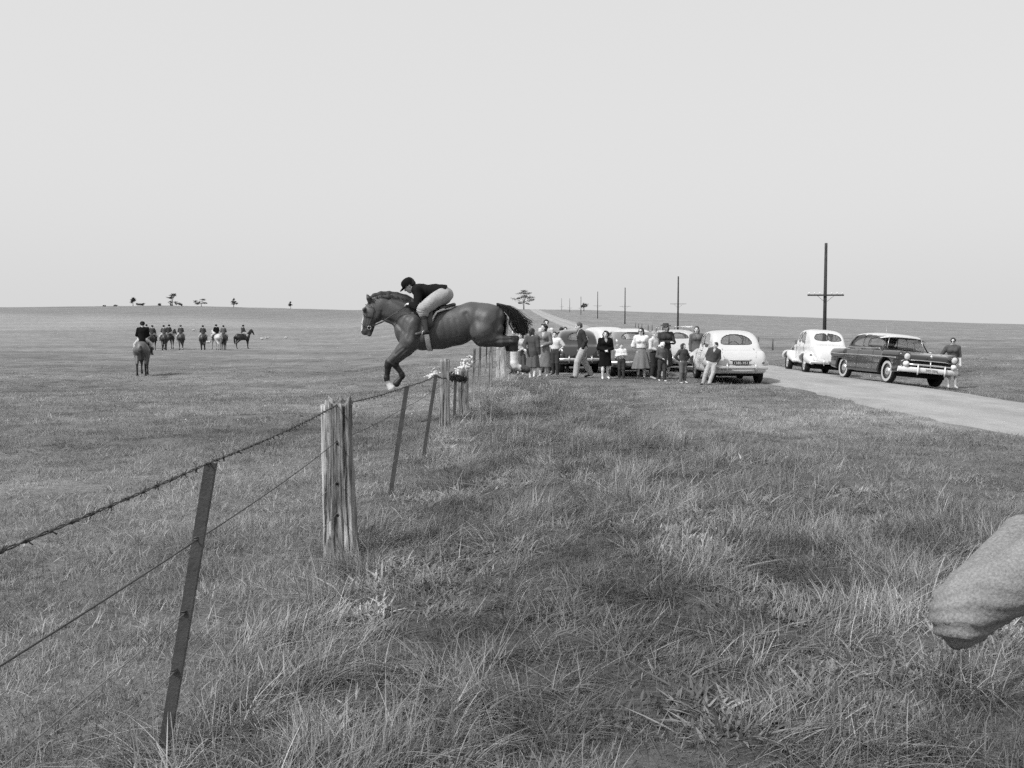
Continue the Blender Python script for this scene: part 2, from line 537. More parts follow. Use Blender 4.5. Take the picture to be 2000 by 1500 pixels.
def build_grass():
    m, nt, b, out = nodes_of('grass_blades')
    a = nt.nodes.new('ShaderNodeAttribute'); a.attribute_name = 'Col'
    t = nt.nodes.new('ShaderNodeAttribute'); t.attribute_name = 'tone'; t.attribute_type = 'INSTANCER'
    v = math_node(nt, 'MULTIPLY', a.outputs['Fac'], t.outputs['Fac'])
    nt.links.new(v, b.inputs['Base Color'])
    b.inputs['Roughness'].default_value = 0.75
    b.inputs['Specular IOR Level'].default_value = 0.25
    tr = nt.nodes.new('ShaderNodeBsdfTranslucent'); nt.links.new(v, tr.inputs[0])
    mx = nt.nodes.new('ShaderNodeMixShader'); mx.inputs[0].default_value = 0.35
    nt.links.new(b.outputs[0], mx.inputs[1]); nt.links.new(tr.outputs[0], mx.inputs[2]); nt.links.new(mx.outputs[0], out.inputs[0])
    src = bpy.data.collections.new('grass_clump_shapes')
    kinds = []
    for k in range(5):
        kinds.append(('a', blade_mesh('tall_clump', 50, 0.07, 0.22, 0.12, 0.0056, 0.45, 1.0, 5, 0.45, 1.35, seed=100 + k, combed=0.8)))
    for k in range(4):
        kinds.append(('b', blade_mesh('turf_clump', 75, 0.025, 0.085, 0.16, 0.006, 0.6, 0.6, 2, 0.55, 1.3, seed=200 + k)))
    for k in range(3):
        kinds.append(('c', blade_mesh('weed_clump', 70, 0.03, 0.10, 0.13, 0.014, 0.7, 0.6, 3, 0.6, 1.35, True, seed=300 + k)))
    for k in range(3):
        kinds.append(('d', blade_mesh('straw_clump', 11, 0.10, 0.26, 0.12, 0.0046, 0.5, 1.2, 6, 1.4, 2.3, seed=400 + k)))
    for k in range(3):
        kinds.append(('e', blade_mesh('short_clump', 60, 0.04, 0.11, 0.17, 0.0055, 0.5, 0.6, 3, 0.55, 1.3, seed=500 + k)))
    idx = {}
    for i, (kd, me) in enumerate(kinds):
        me.materials.append(m)
        ob = bpy.data.objects.new('clump_%02d' % i, me)
        src.objects.link(ob)
        idx.setdefault(kd, []).append(i)
    P = []; rot = []; scl = []; ids = []; tone = []
    r = np.random.default_rng(11)
    zones = [(0.9, 5, 125, 1.0), (5, 9, 80, 1.1), (9, 16, 40, 1.25), (16, 28, 17, 1.5), (28, 48, 6.0, 1.9), (48, 75, 1.6, 2.4)]
    for y0, y1, dens, sc in zones:
        half = lambda y: 0.62 * y + 1.6
        area = (y1 - y0) * (half(y0) + half(y1))
        n = int(area * dens)
        y = np.sqrt(r.uniform(y0 ** 2, y1 ** 2, n)) if y0 > 2 else r.uniform(y0, y1, n)
        x = r.uniform(-1, 1, n) * half(y)
        keep = ~((x > road_left(y) + 0.10 * r.normal(size=n)) & (x < road_right(y) + 0.05 * r.normal(size=n)))
        keep &= r.uniform(size=n) < 1 - smooth(y, 36, 74)
        x, y = x[keep], y[keep]
        fx = fence_x(y)
        rank = smooth(x - fx + 0.12 * sines(x, y, 0, 2.0, 8), -0.30, 0.25) * (1 - smooth(x + 0.5 * sines(x, y, 0, 0.8, 9) - np.interp(y, [5, 9, 12, 21, 27], [4.2, 3.6, 2.8, 1.6, 0.4]), -0.5, 1.0)) * (1 - smooth(y, 26, 30))
        patch = sines(x, y, 0, 2.3, 31)
        patch2 = sines(x, y, 0, 3.3, 33)
        big = sines(x, y, 0, 0.38, 51)
        comb = sines(x, y, 0, 4.2, 35)
        hol = sines(x, y, 0, 4.4, 37) + 0.5 * sines(x, y, 0, 9.0, 38)
        q = r.uniform(size=len(x))
        for i in range(len(x)):
            rk = rank[i]
            if q[i] < rk:
                u = r.uniform()
                if hol[i] < -0.75 and u < 0.7: kd = 'e'
                elif patch2[i] > 0.45 and u < 0.6 and y[i] < 14: kd = 'c'
                elif patch[i] > 0.5 and u < 0.09: kd = 'd'
                elif u < 0.018: kd = 'd'
                elif u < 0.70: kd = 'a'
                else: kd = 'e'
            else:
                u = r.uniform()
                kd = 'b' if u < (0.78 - 0.3 * patch[i]) else 'e'
            ids.append(r.choice(idx[kd]))
            hs = sc ** 0.25
            g = r.uniform(0.7, 1.3) * (1 + 0.30 * patch[i])
            if kd in 'a' : g *= 0.85 + 0.8 * max(0, hol[i])
            g = max(g, 0.35)
            w = sc * r.uniform(0.8, 1.2)
            scl.append((w, w, g * hs * (0.6 if y[i] > 27 else 1.0)))
            rot.append((r.normal() * 0.10, r.normal() * 0.10, r.uniform(0, 6.28) if kd in 'bce' else 2.6 * comb[i] - 0.4 + 0.5 * r.normal()))
            base = (0.245 if rk > 0.5 else 0.265) if kd in 'ae' else 0.26 if kd == 'b' else 0.22
            base *= 1 + 0.35 * min(0.6, max(-1, hol[i])) * rk + 0.45 * rk * math.exp(-((x[i] - fx[i] - 0.2) / 0.35) ** 2)  # blades coloured darker in the hollows, shade between tussocks put into the tone
            tn = base * (1 + 0.16 * patch[i] + 0.18 * patch2[i]) * r.uniform(0.65, 1.4)
            tn *= 1 + 0.16 * big[i] * (1 - rk)
            tone.append(max(tn, 0.05))
        P.append(np.stack([x, y, hgt(x, y) - 0.012], 1))
    P = np.concatenate(P)
    me = bpy.data.meshes.new('grass')
    me.vertices.add(len(P)); me.vertices.foreach_set('co', P.astype(np.float32).ravel())
    for nm, ty, key, arr in (('rot', 'FLOAT_VECTOR', 'vector', rot), ('scl', 'FLOAT_VECTOR', 'vector', scl), ('pick', 'INT', 'value', ids), ('tone', 'FLOAT', 'value', tone)):
        at_ = me.attributes.new(nm, ty, 'POINT')
        at_.data.foreach_set(key, np.asarray(arr, np.int32 if ty == 'INT' else np.float32).ravel())
    me.update()
    o = obj('grass', me, m)
    ng = bpy.data.node_groups.new('scatter_grass', 'GeometryNodeTree')
    ng.interface.new_socket('Geometry', in_out='INPUT', socket_type='NodeSocketGeometry')
    ng.interface.new_socket('Geometry', in_out='OUTPUT', socket_type='NodeSocketGeometry')
    N = ng.nodes.new
    gi, go = N('NodeGroupInput'), N('NodeGroupOutput')
    ci = N('GeometryNodeCollectionInfo')
    ci.inputs['Collection'].default_value = src
    ci.inputs['Separate Children'].default_value = True
    ci.inputs['Reset Children'].default_value = True
    ip = N('GeometryNodeInstanceOnPoints')
    ip.inputs['Pick Instance'].default_value = True
    def named(nm, ty):
        a = N('GeometryNodeInputNamedAttribute'); a.data_type = ty; a.inputs['Name'].default_value = nm
        return a.outputs['Attribute']
    L = ng.links.new
    L(gi.outputs[0], ip.inputs['Points']); L(ci.outputs[0], ip.inputs['Instance'])
    L(named('pick', 'INT'), ip.inputs['Instance Index'])
    er = N('FunctionNodeEulerToRotation'); L(named('rot', 'FLOAT_VECTOR'), er.inputs[0]); L(er.outputs[0], ip.inputs['Rotation'])
    L(named('scl', 'FLOAT_VECTOR'), ip.inputs['Scale'])
    L(ip.outputs[0], go.inputs[0])
    md = o.modifiers.new('scatter', 'NODES'); md.node_group = ng
    tag(o, 'grass: rank tussocks right of the fence, grazed turf elsewhere', 'grass', kind='stuff')
    print('grass clumps', len(P))

build_grass()

# ------------------------------------------------------------------ the wire fence the horse jumps
def wood_mat(name, lo, hi):
    if name in MATS: return MATS[name]
    m, nt, b, out = nodes_of(name)
    n1 = noise_node(nt, 26.0, 8, 0.75, stretch=(1, 1, 0.05))
    n2 = noise_node(nt, 5.0, 4, 0.6, stretch=(1, 1, 0.3))
    f = ramp(nt, n1.outputs[0], [(0.39, lo * 0.10), (0.48, lo), (0.63, hi)])
    g = ramp(nt, n2.outputs[0], [(0.3, 0.65), (0.7, 1.1)])
    v = math_node(nt, 'MULTIPLY', f.outputs[0], g.outputs[0])
    nt.links.new(v, b.inputs['Base Color'])
    b.inputs['Roughness'].default_value = 0.9
    b.inputs['Specular IOR Level'].default_value = 0.15
    bp = nt.nodes.new('ShaderNodeBump'); bp.inputs['Strength'].default_value = 1.0; bp.inputs['Distance'].default_value = 0.012
    nt.links.new(n1.outputs[0], bp.inputs['Height']); nt.links.new(bp.outputs[0], b.inputs['Normal'])
    MATS[name] = m
    return m
M_WOOD = wood_mat('weathered_timber', 0.17, 0.44)
M_WOODP = wood_mat('bleached_timber', 0.42, 0.66)
M_STEEL = grey('painted_steel', 0.065, 0.55, 0.4, 0.3, 9, 0.2, 60)
M_WIRE = grey('rusty_wire', 0.045, 0.6, 0.4, 0.4, 20)
M_WIREL = grey('galvanised_wire', 0.14, 0.45, 0.4, 0.4, 20)

def split_post(name, x, y, h, w, parent, mat=None, lean=(0, 0), seed=0, base_flare=1.12, depth=0.8, sink=0.35, taper=0.9, gd=0.5):
    r = np.random.default_rng(seed)
    n, m = (150, 60) if gd > 0.9 else (72, 30)
    th = np.arange(n) / n * 2 * math.pi
    sq = 1.0 / np.maximum(np.abs(np.cos(th)), np.abs(np.sin(th))) ** 0.75
    gro = [(r.uniform(0, 6.28), r.uniform(0.018, 0.06) * (0.75 if gd > 0.9 else 1.0), r.uniform(0.04, 0.16), r.uniform(-0.3, 0.3), r.uniform(0, 6.28), r.uniform(2, 9)) for _ in range(22)]
    z0 = hz(x, y)
    V = []
    for j in range(m):
        t = j / (m - 1)
        z = -sink + (h + sink) * t
        zz = max(z, 0) / h
        f = (taper + (1 - taper) * (1 - zz)) * (1 + (base_flare - 1) * math.exp(-zz * 6))
        wob = 1 + 0.06 * sines(np.cos(th) * 2, np.sin(th) * 2, t * 6, 1.0, seed + 1) + 0.055 * sines(np.cos(th) * 7, np.sin(th) * 7, t * 22, 1.0, seed + 2)
        prof = sq.copy()
        for a, wd, dp, dr, ph, fq in gro:      # checks that open, wander and close along the grain
            dd = np.abs((th - a - dr * t + math.pi) % (2 * math.pi) - math.pi)
            prof -= gd * dp * max(0.0, 0.45 + 0.55 * math.sin(fq * t + ph)) * np.exp(-(dd / wd) ** 2)
        rad = 0.5 * w * f * prof * wob
        top = np.zeros(n)
        if j == m - 1: top = (0.035 if gd > 0.9 else 0.022) * w / 0.2 * sines(np.cos(th) * 3, np.sin(th) * 3, 0, 1.2, seed + 3)
        V.append(np.stack([x + lean[0] * zz + rad * np.cos(th), y + lean[1] * zz + depth * rad * np.sin(th), z0 + z + top], 1))
    V.append(np.array([[x + lean[0], y + lean[1], z0 + h - 0.02]]))
    V = np.concatenate(V)
    i = np.arange(n); j_ = (i + 1) % n
    Q = np.concatenate([np.stack([k * n + i, k * n + j_, (k + 1) * n + j_, (k + 1) * n + i], 1) for k in range(m - 1)])
    T = np.stack([(m - 1) * n + i, (m - 1) * n + j_, np.full(n, m * n)], 1)
    o = obj(name, mesh_np(name, V - np.array((x, y, z0)), [Q, T], True), mat or M_WOOD, parent)
    o.location = (x, y, z0)
    return o

def steel_post(base, top, parent, w=0.046):
    """angle-iron post: two thin flanges"""
    mb = MB()
    a = np.array(base, float); b = np.array(top, float)
    d = (b - a); L = np.linalg.norm(d); d /= L
    u = np.array((1.0, 0.12, 0)); u -= d * np.dot(u, d); u /= np.linalg.norm(u)
    v = np.cross(d, u)
    rot = np.stack([u, v, d], 1)
    mid = (a + b) / 2
    mb.box(mid, (w / 2, 0.0028, L / 2), rot)
    mb.box(mid + u * (w / 2 - 0.003) + v * 0.024, (0.003, 0.022, L / 2 - 0.001), rot)
    return mb.build('steel_post', M_STEEL, parent, False)

fence = empty('wire_fence', (0, 0, 0), label='post and wire paddock fence with barbed top wire that the horse is clearing', cat='fence')
WZ = [1.10, 0.865, 0.575, 0.345]      # heights of the four wires
sp = split_post('wooden_post', -1.25, 7.06, 1.125, 0.20, fence, lean=(-0.01, 0.0), seed=5, base_flare=1.25, depth=0.95, gd=1.7)
sp['label'] = 'thick weathered split timber post nearest the camera'
slab = split_post('bleached_slab', -1.325, 7.035, 1.115, 0.085, fence, M_WOODP, lean=(-0.02, 0), seed=9, depth=1.6, base_flare=1.0)
for z in WZ[1:] + [0.12]:
    mbh = MB(); mbh.tube([(-1.262 + 0.01 * math.sin(z * 9), 6.99, z - 0.02), (-1.262, 6.966, z - 0.02)], [0.012, 0.010], 8)
    mbh.build('hole_shade_plug', M_BLACK, sp)  # solid dark plugs on the face, painted as the shade inside wire holes
for ob in list(sp.children):
    ob.location = -sp.location
steel_post((-1.425, 3.72, -0.3), (-1.155, 3.70, 1.165), fence, 0.041)
steel_post((-1.265, 9.8, -0.2), (-1.06, 9.8, 1.09), fence)
steel_post((-1.185, 12.6, -0.2), (-0.985, 12.6, 1.07), fence)
steel_post((-1.02, 17.0, -0.2), (-0.99, 17.0, 0.80), fence, 0.05)
steel_post((-1.42, 0.4, -0.2), (-1.30, 0.4, 1.16), fence)
w2 = split_post('wooden_post', -1.10, 15.9, 1.15, 0.165, fence, seed=16, gd=0.2)
w2['label'] = 'squared weathered post under the horse'
split_post('wooden_post', -0.93, 18.6, 0.86, 0.20, fence, seed=23, gd=0.25)
split_post('wooden_post', -0.83, 20.8, 1.15, 0.055, fence, seed=31, lean=(0.03, 0))
split_post('wooden_post', -0.74, 21.2, 1.16, 0.050, fence, seed=33, lean=(0.05, 0))
split_post('wooden_post', -0.63, 22.0, 1.08, 0.035, fence, seed=35, lean=(0.06, 0))
split_post('wooden_post', -0.54, 23.8, 0.98, 0.10, fence, seed=37, lean=(0.04, 0))
w6 = split_post('wooden_post', -0.31, 26.3, 0.90, 0.24, fence, M_WOODP, seed=41)
w6['label'] = 'thick pale strainer post with a bleached top'

def sag(a, b, s, n=24):
    t = np.linspace(0, 1, n)[:, None]
    P = np.asarray(a) * (1 - t) + np.asarray(b) * t
    P[:, 2] -= s * 4 * (t * (1 - t))[:, 0]
    return P
TOPX = [(-1.30, 0.4), (-1.157, 3.70), (-1.26, 6.96), (-1.06, 9.8), (-0.985, 12.6), (-1.08, 15.82), (-0.92, 18.6), (-0.80, 20.8), (-0.52, 23.8), (-0.31, 26.3)]
TOPZ = [1.16, 1.165, 1.125, 1.09, 1.06, 0.86, 0.80, 0.95, 1.12, 1.12]
def wire_path(zs, extra):
    P = []
    for k in range(len(TOPX) - 1):
        (x0, y0), (x1, y1) = TOPX[k], TOPX[k + 1]
        sg = sag((x0, y0 + 0.003, zs[k]), (x1, y1 + 0.003, zs[k + 1]), 0.012 + 0.01 * extra, 40)
        P.append(sg if k == 0 else sg[1:])
    return np.concatenate(P)
# barbed wire: two twisted strands and four-point barbs
Pb = wire_path(TOPZ, 0.3)
Ld = np.concatenate([[0], np.cumsum(np.linalg.norm(np.diff(Pb, axis=0), axis=1))])
sN = np.arange(0, Ld[-1], 0.02)
Pf = np.stack([np.interp(sN, Ld, Pb[:, i]) for i in range(3)], 1)
mb = MB()
for ph in (0, math.pi):
    off = np.stack([0.0032 * np.cos(sN * 40 + ph), 0 * sN, 0.0032 * np.sin(sN * 40 + ph)], 1)
    mb.tube(Pf + off, 0.0024, 5)
rb = np.random.default_rng(5)
for s in np.arange(0.05, Ld[-1], 0.115):
    if s > 19: break
    p = np.array([np.interp(s, Ld, Pb[:, i]) for i in range(3)])
    for q in range(2):
        d = rb.normal(size=3); d[1] *= 0.5; d /= np.linalg.norm(d)
        mb.tube([p - d * 0.019, p + d * 0.019], [0.0017, 0.0017], 4)
    mb.tube([p + (0, -0.008, 0), p + (0, 0.008, 0)], 0.0068, 6)
bw = mb.build('barbed_wire', M_WIRE, fence)
bw['label'] = 'barbed top wire'
for wi in range(1, 4):
    base = WZ[wi]
    zs = [base + (0.0 if k < 5 else -0.05) for k in range(len(TOPX))]
    mb = MB()
    lx = 0.03 * (1 - base)
    P = wire_path(zs, 0.5)
    # posts lean, so lower wires sit nearer their feet
    k = (1.155 - base)
    P[:, 0] -= k * np.interp(P[:, 1], [0.4, 3.7, 6.96, 9.8, 12.6, 15.8, 26], [0.1, 0.19, 0.0, 0.15, 0.15, 0.0, 0.0])
    mb.tube(P, 0.0032 if wi == 1 else 0.0023, 5)
    mb.build('plain_wire', M_WIRE if wi == 1 else M_WIREL, fence)
# wire ties on the near steel posts
for z in WZ:
    mb = MB()
    t = (z + 0.3) / 1.465
    p = np.array((-1.425 + 0.27 * t, 3.712, z))
    th = np.linspace(0, 6.28 * 2, 30)
    mb.tube(np.stack([p[0] - 0.006 + 0.011 * np.cos(th), p[1] - 0.003 + 0.010 * np.sin(th), p[2] + np.linspace(-0.006, 0.012, 30)], 1), 0.003, 5)
    mb.build('wire_tie', M_WIRE, fence)

# fleece and sacking hung on the lowered wire
def fleece(name, P, r, label, seed, val, cat='fleece'):
    rr = np.random.default_rng(seed)
    prims = []
    P = np.asarray(P, float)
    L = np.concatenate([[0], np.cumsum(np.linalg.norm(np.diff(P, axis=0), axis=1))])
    for s in np.arange(0, L[-1], r * 0.12):
        p = np.array([np.interp(s, L, P[:, i]) for i in range(3)])
        q = p + rr.normal(size=3) * r * 0.38
        prims.append(C(q, q + rr.normal(size=3) * r * 0.35, r * rr.uniform(0.13, 0.30), None, val * rr.uniform(0.75, 1.1), 0.01))
    V, Q, c = implicit(prims, 0.009)
    o = obj(name, mesh_np(name, V, Q, True, c), attr_mat('fleece', 0.95, 0.1, 0.35, 40, 0.3, 0.8, 80))
    return tag(o, label, cat)
fleece('fleece_tuft', [at(838, 737, 15.4), at(846, 731, 15.5), at(853, 726, 15.6)], 0.075, 'white fleece tuft on the wire left of the squared post', 1, 0.7)
fleece('fleece_strip', [at(893, 737, 18.9), at(902, 724, 19.4), at(912, 710, 20.0), at(918, 699, 20.4)], 0.09, 'white fleece strip hanging up the wire right of the squared post', 2, 0.72)
fleece('sacking', [at(876, 734, 16.4), at(892, 739, 17.4), at(908, 741, 18.3)], 0.06, 'dark sacking wrapped round the lowered wire below the horse', 3, 0.035, 'sacking')

# ------------------------------------------------------------------ far fence along the road, telegraph poles
M_POLE = grey('telegraph_timber', 0.045, 0.9, 0.1, 0.3, 5)
ff = empty('roadside_fence', (0, 0, 0), label='low post and wire fence beyond the road', cat='fence')
me_fp = None
for k, y in enumerate(np.arange(59, 150, 4.6)):
    x = 18.4 + 0.15 * math.sin(k * 2.1)
    if me_fp is None:
        mb = MB(); mb.tube([(0, 0, -0.3), (0.005, 0, 0.4), (0.0, 0, 0.82)], [0.06, 0.055, 0.05], 7)
        me_fp = mb.me('fence_post'); me_fp.materials.append(grey('grey_fence_timber', 0.10, 0.9, 0.1, 0.3, 5))
    o = bpy.data.objects.new('fence_post', me_fp); COL.objects.link(o); o.parent = ff
    o.location = (x, y, hz(x, y)); o.rotation_euler = (0.03 * math.sin(k), 0.04 * math.cos(k * 3), k)
yy = np.linspace(59, 150, 160)
for z in (0.74, 0.5):
    mb = MB(); mb.tube(np.stack([np.full(160, 18.4), yy, hgt(18.4, yy) + z], 1), 0.0022, 4)
    mb.build('wire', M_WIREL, ff)

pole_lab = ['tall telegraph pole with crossarm behind the white coupe, nearest of the row', 'second nearest telegraph pole, above the car with the roof rack',
            'third telegraph pole along the road, above the grey rounded car', 'fourth telegraph pole along the road', 'fifth telegraph pole along the road beside the dark far tree',
            'sixth, tiny telegraph pole near the road crest', 'last and tiniest telegraph pole at the road crest']
for k in range(7):
    d = 65 + 57.5 * k
    x = 20.85 if k else 20.85
    h = [7.2, 7.1, 6.7, 6.6, 5.5, 5.0, 5.0][k]
    root = empty('telegraph_pole', (x, d, hz(x, d)), label=pole_lab[k], cat='pole', group='telegraph poles along the road')
    mb = MB(); mb.tube([(0, 0, -0.5), (0, 0, h * 0.5), (0, 0, h)], [0.125 - 0.006 * k, 0.11 - 0.006 * k, 0.09 - 0.005 * k], 10)
    mb.build('pole', M_POLE, root)
    ca = h - 3.45
    mb = MB(); mb.box((0, -0.12, ca), (1.2 if k == 0 else 1.0, 0.05 if k == 0 else 0.02, 0.05 if k == 0 else 0.022))
    arm = mb.build('crossarm', M_POLE, root, False)
    for q in (-1.1, -0.75, -0.4, 0.4, 0.75, 1.1) if k == 0 else ():
        mb = MB(); mb.lathe([(0.001, 0.20), (0.035, 0.18), (0.045, 0.12), (0.03, 0.09), (0.02, 0.04)], 8, 'z', org=(q, -0.12, ca))
        mb.build('insulator', M_WHITE if k == 0 else M_POLE, arm)
    mb = MB()
    for sx in (-1, 1): mb.tube([(sx * 0.55, -0.12, ca - 0.04), (0, -0.1, ca - 0.5)], 0.012, 5)
    mb.build('brace', M_POLE, root)
# ------------------------------------------------------------------ people
def nrm(v):
    v = np.asarray(v, float); return v / (np.linalg.norm(v) + 1e-9)

def vnormals(V, Q):
    n = np.cross(V[Q[:, 2]] - V[Q[:, 0]], V[Q[:, 3]] - V[Q[:, 1]])
    N = np.zeros_like(V)
    for k in range(4): np.add.at(N, Q[:, k], n)
    return N / (np.linalg.norm(N, axis=1)[:, None] + 1e-12)

def fold(V, Q, amp, f, seed, joints=(), crease=0.0, H=1.7):
    """cloth folds: soft drape everywhere, sharp ridged creases gathered at the bent joints"""
    N = vnormals(V, Q)
    d = amp * (sines(V[:, 0], V[:, 1], V[:, 2] * 0.4, f, seed) + 0.5 * (1 - 2 * np.abs(sines(V[:, 0], V[:, 1], V[:, 2] * 0.5, f * 1.7, seed + 1))))
    for j in joints:
        r = V - j; ds = np.linalg.norm(r, axis=1)
        ph = np.sin(V[:, 2] * 105 + 18 * V[:, 0] + 2.2 * sines(V[:, 0], V[:, 1], V[:, 2], 16, seed + 5))
        d = d + crease * (0.6 - 1.6 * np.abs(ph) ** 0.6) * np.exp(-(ds / (0.075 * H)) ** 2)
    return V + N * d[:, None]

def stand_joints(H, arms=('down', 'down'), lean=0.0, side=0.0, turn=0.0, stride=0.0, legs=None, head_turn=0.0, nod=0.0):
    """joints of a standing figure facing -Y, feet at z=0; l is +X, r is -X"""
    J = {}
    def up(p):
        p = np.array(p, float)
        q = p - np.array((0, 0, 0.53))
        cx, sx = math.cos(lean), math.sin(lean)
        q = np.array((q[0], q[1] * cx - q[2] * sx, q[1] * sx + q[2] * cx))
        cy, sy = math.cos(side), math.sin(side)
        q = np.array((q[0] * cy + q[2] * sy, q[1], -q[0] * sy + q[2] * cy))
        return q + np.array((0, 0, 0.53))
    T = {'down': ((0.135, 0.015, 0.64), (0.140, -0.02, 0.495)), 'hips': ((0.205, 0.04, 0.665), (0.105, -0.005, 0.575)),
         'clasp': ((0.14, 0.0, 0.645), (0.028, -0.105, 0.60)), 'chest': ((0.135, -0.01, 0.66), (0.03, -0.12, 0.685)),
         'cross': ((0.14, -0.03, 0.66), (-0.05, -0.105, 0.665)), 'behind': ((0.15, 0.06, 0.66), (0.04, 0.085, 0.56)),
         'pocket': ((0.15, 0.03, 0.65), (0.105, -0.03, 0.53)), 'swing_f': ((0.13, -0.06, 0.66), (0.12, -0.17, 0.56)), 'swing_b': ((0.14, 0.09, 0.66), (0.13, 0.10, 0.51)),
         'back': ((0.14, 0.08, 0.68), (0.10, 0.14, 0.60)), 'raised': ((0.238, -0.03, 0.708), (0.075, -0.13, 0.80))}
    J['neck'] = up((0, 0.008, 0.84)); J['chest'] = up((0, 0.0, 0.755)); J['waist'] = up((0, 0.0, 0.635)); J['pelvis'] = np.array((0, 0.0, 0.535))
    hc = up((0, -0.012, 0.925))
    J['head'] = hc
    f = np.array((math.sin(head_turn), -math.cos(head_turn), -math.sin(lean) * 0.4 - nod)); J['face'] = nrm(f)
    J['up'] = nrm(nrm(hc - J['neck']) * 0.3 + np.array((0, -nod * 0.5, 0.9)))
    for s, sg, am in (('l', 1, arms[0]), ('r', -1, arms[1])):
        e, w = T[am]
        J['sh_' + s] = up((sg * 0.105, 0.008, 0.808))
        J['el_' + s] = up((sg * e[0], e[1], e[2])); J['wr_' + s] = up((sg * w[0], w[1], w[2]))
        J['hip_' + s] = np.array((sg * 0.052, 0, 0.515))
        st = stride * sg
        J['kn_' + s] = np.array((sg * 0.055, -0.018 - st * 0.5 - abs(stride) * 0.10, 0.285))
        J['an_' + s] = np.array((sg * 0.058, 0.012 - st, 0.045 + (0.03 if st < 0 else 0.0)))
        J['toe_' + s] = J['an_' + s] + np.array((sg * 0.018, -0.10, -0.028 - (0.028 if st < 0 else 0.0)))
    if legs:
        for k_, v_ in legs.items(): J[k_] = np.array(v_, float)
    for k_ in J:
        if k_ not in ('face', 'up'): J[k_] = J[k_] * H
    return J

def hand_prims(w, el, H, v, close):
    d = nrm(w - el)
    a = np.cross(d, (0, 0, 1.0)); a = nrm(a if np.linalg.norm(a) > 0.1 else np.array((1.0, 0, 0)))
    b = np.cross(d, a)
    P = [C(w, w + d * 0.042 * H, 0.019 * H, 0.020 * H, v, 0.01, (b, 0.6))]
    for q in range(4):
        base = w + d * 0.045 * H + a * (q - 1.5) * 0.0105 * H
        ln = (0.036, 0.043, 0.041, 0.032)[q] * H
        mid = base + d * ln * 0.55 + b * ln * 0.35 * close
        P.append(C(base, mid, 0.0062 * H, 0.0058 * H, v, 0.004))
        P.append(C(mid, mid + (d * (1 - close) + b * close) * ln * 0.5, 0.0058 * H, 0.005 * H, v, 0.004))
    t0 = w + d * 0.012 * H + a * 0.016 * H
    P.append(C(t0, t0 + (d * 0.7 + a * 0.6 + b * 0.3) * 0.038 * H, 0.0075 * H, 0.006 * H, v, 0.005))
    return P

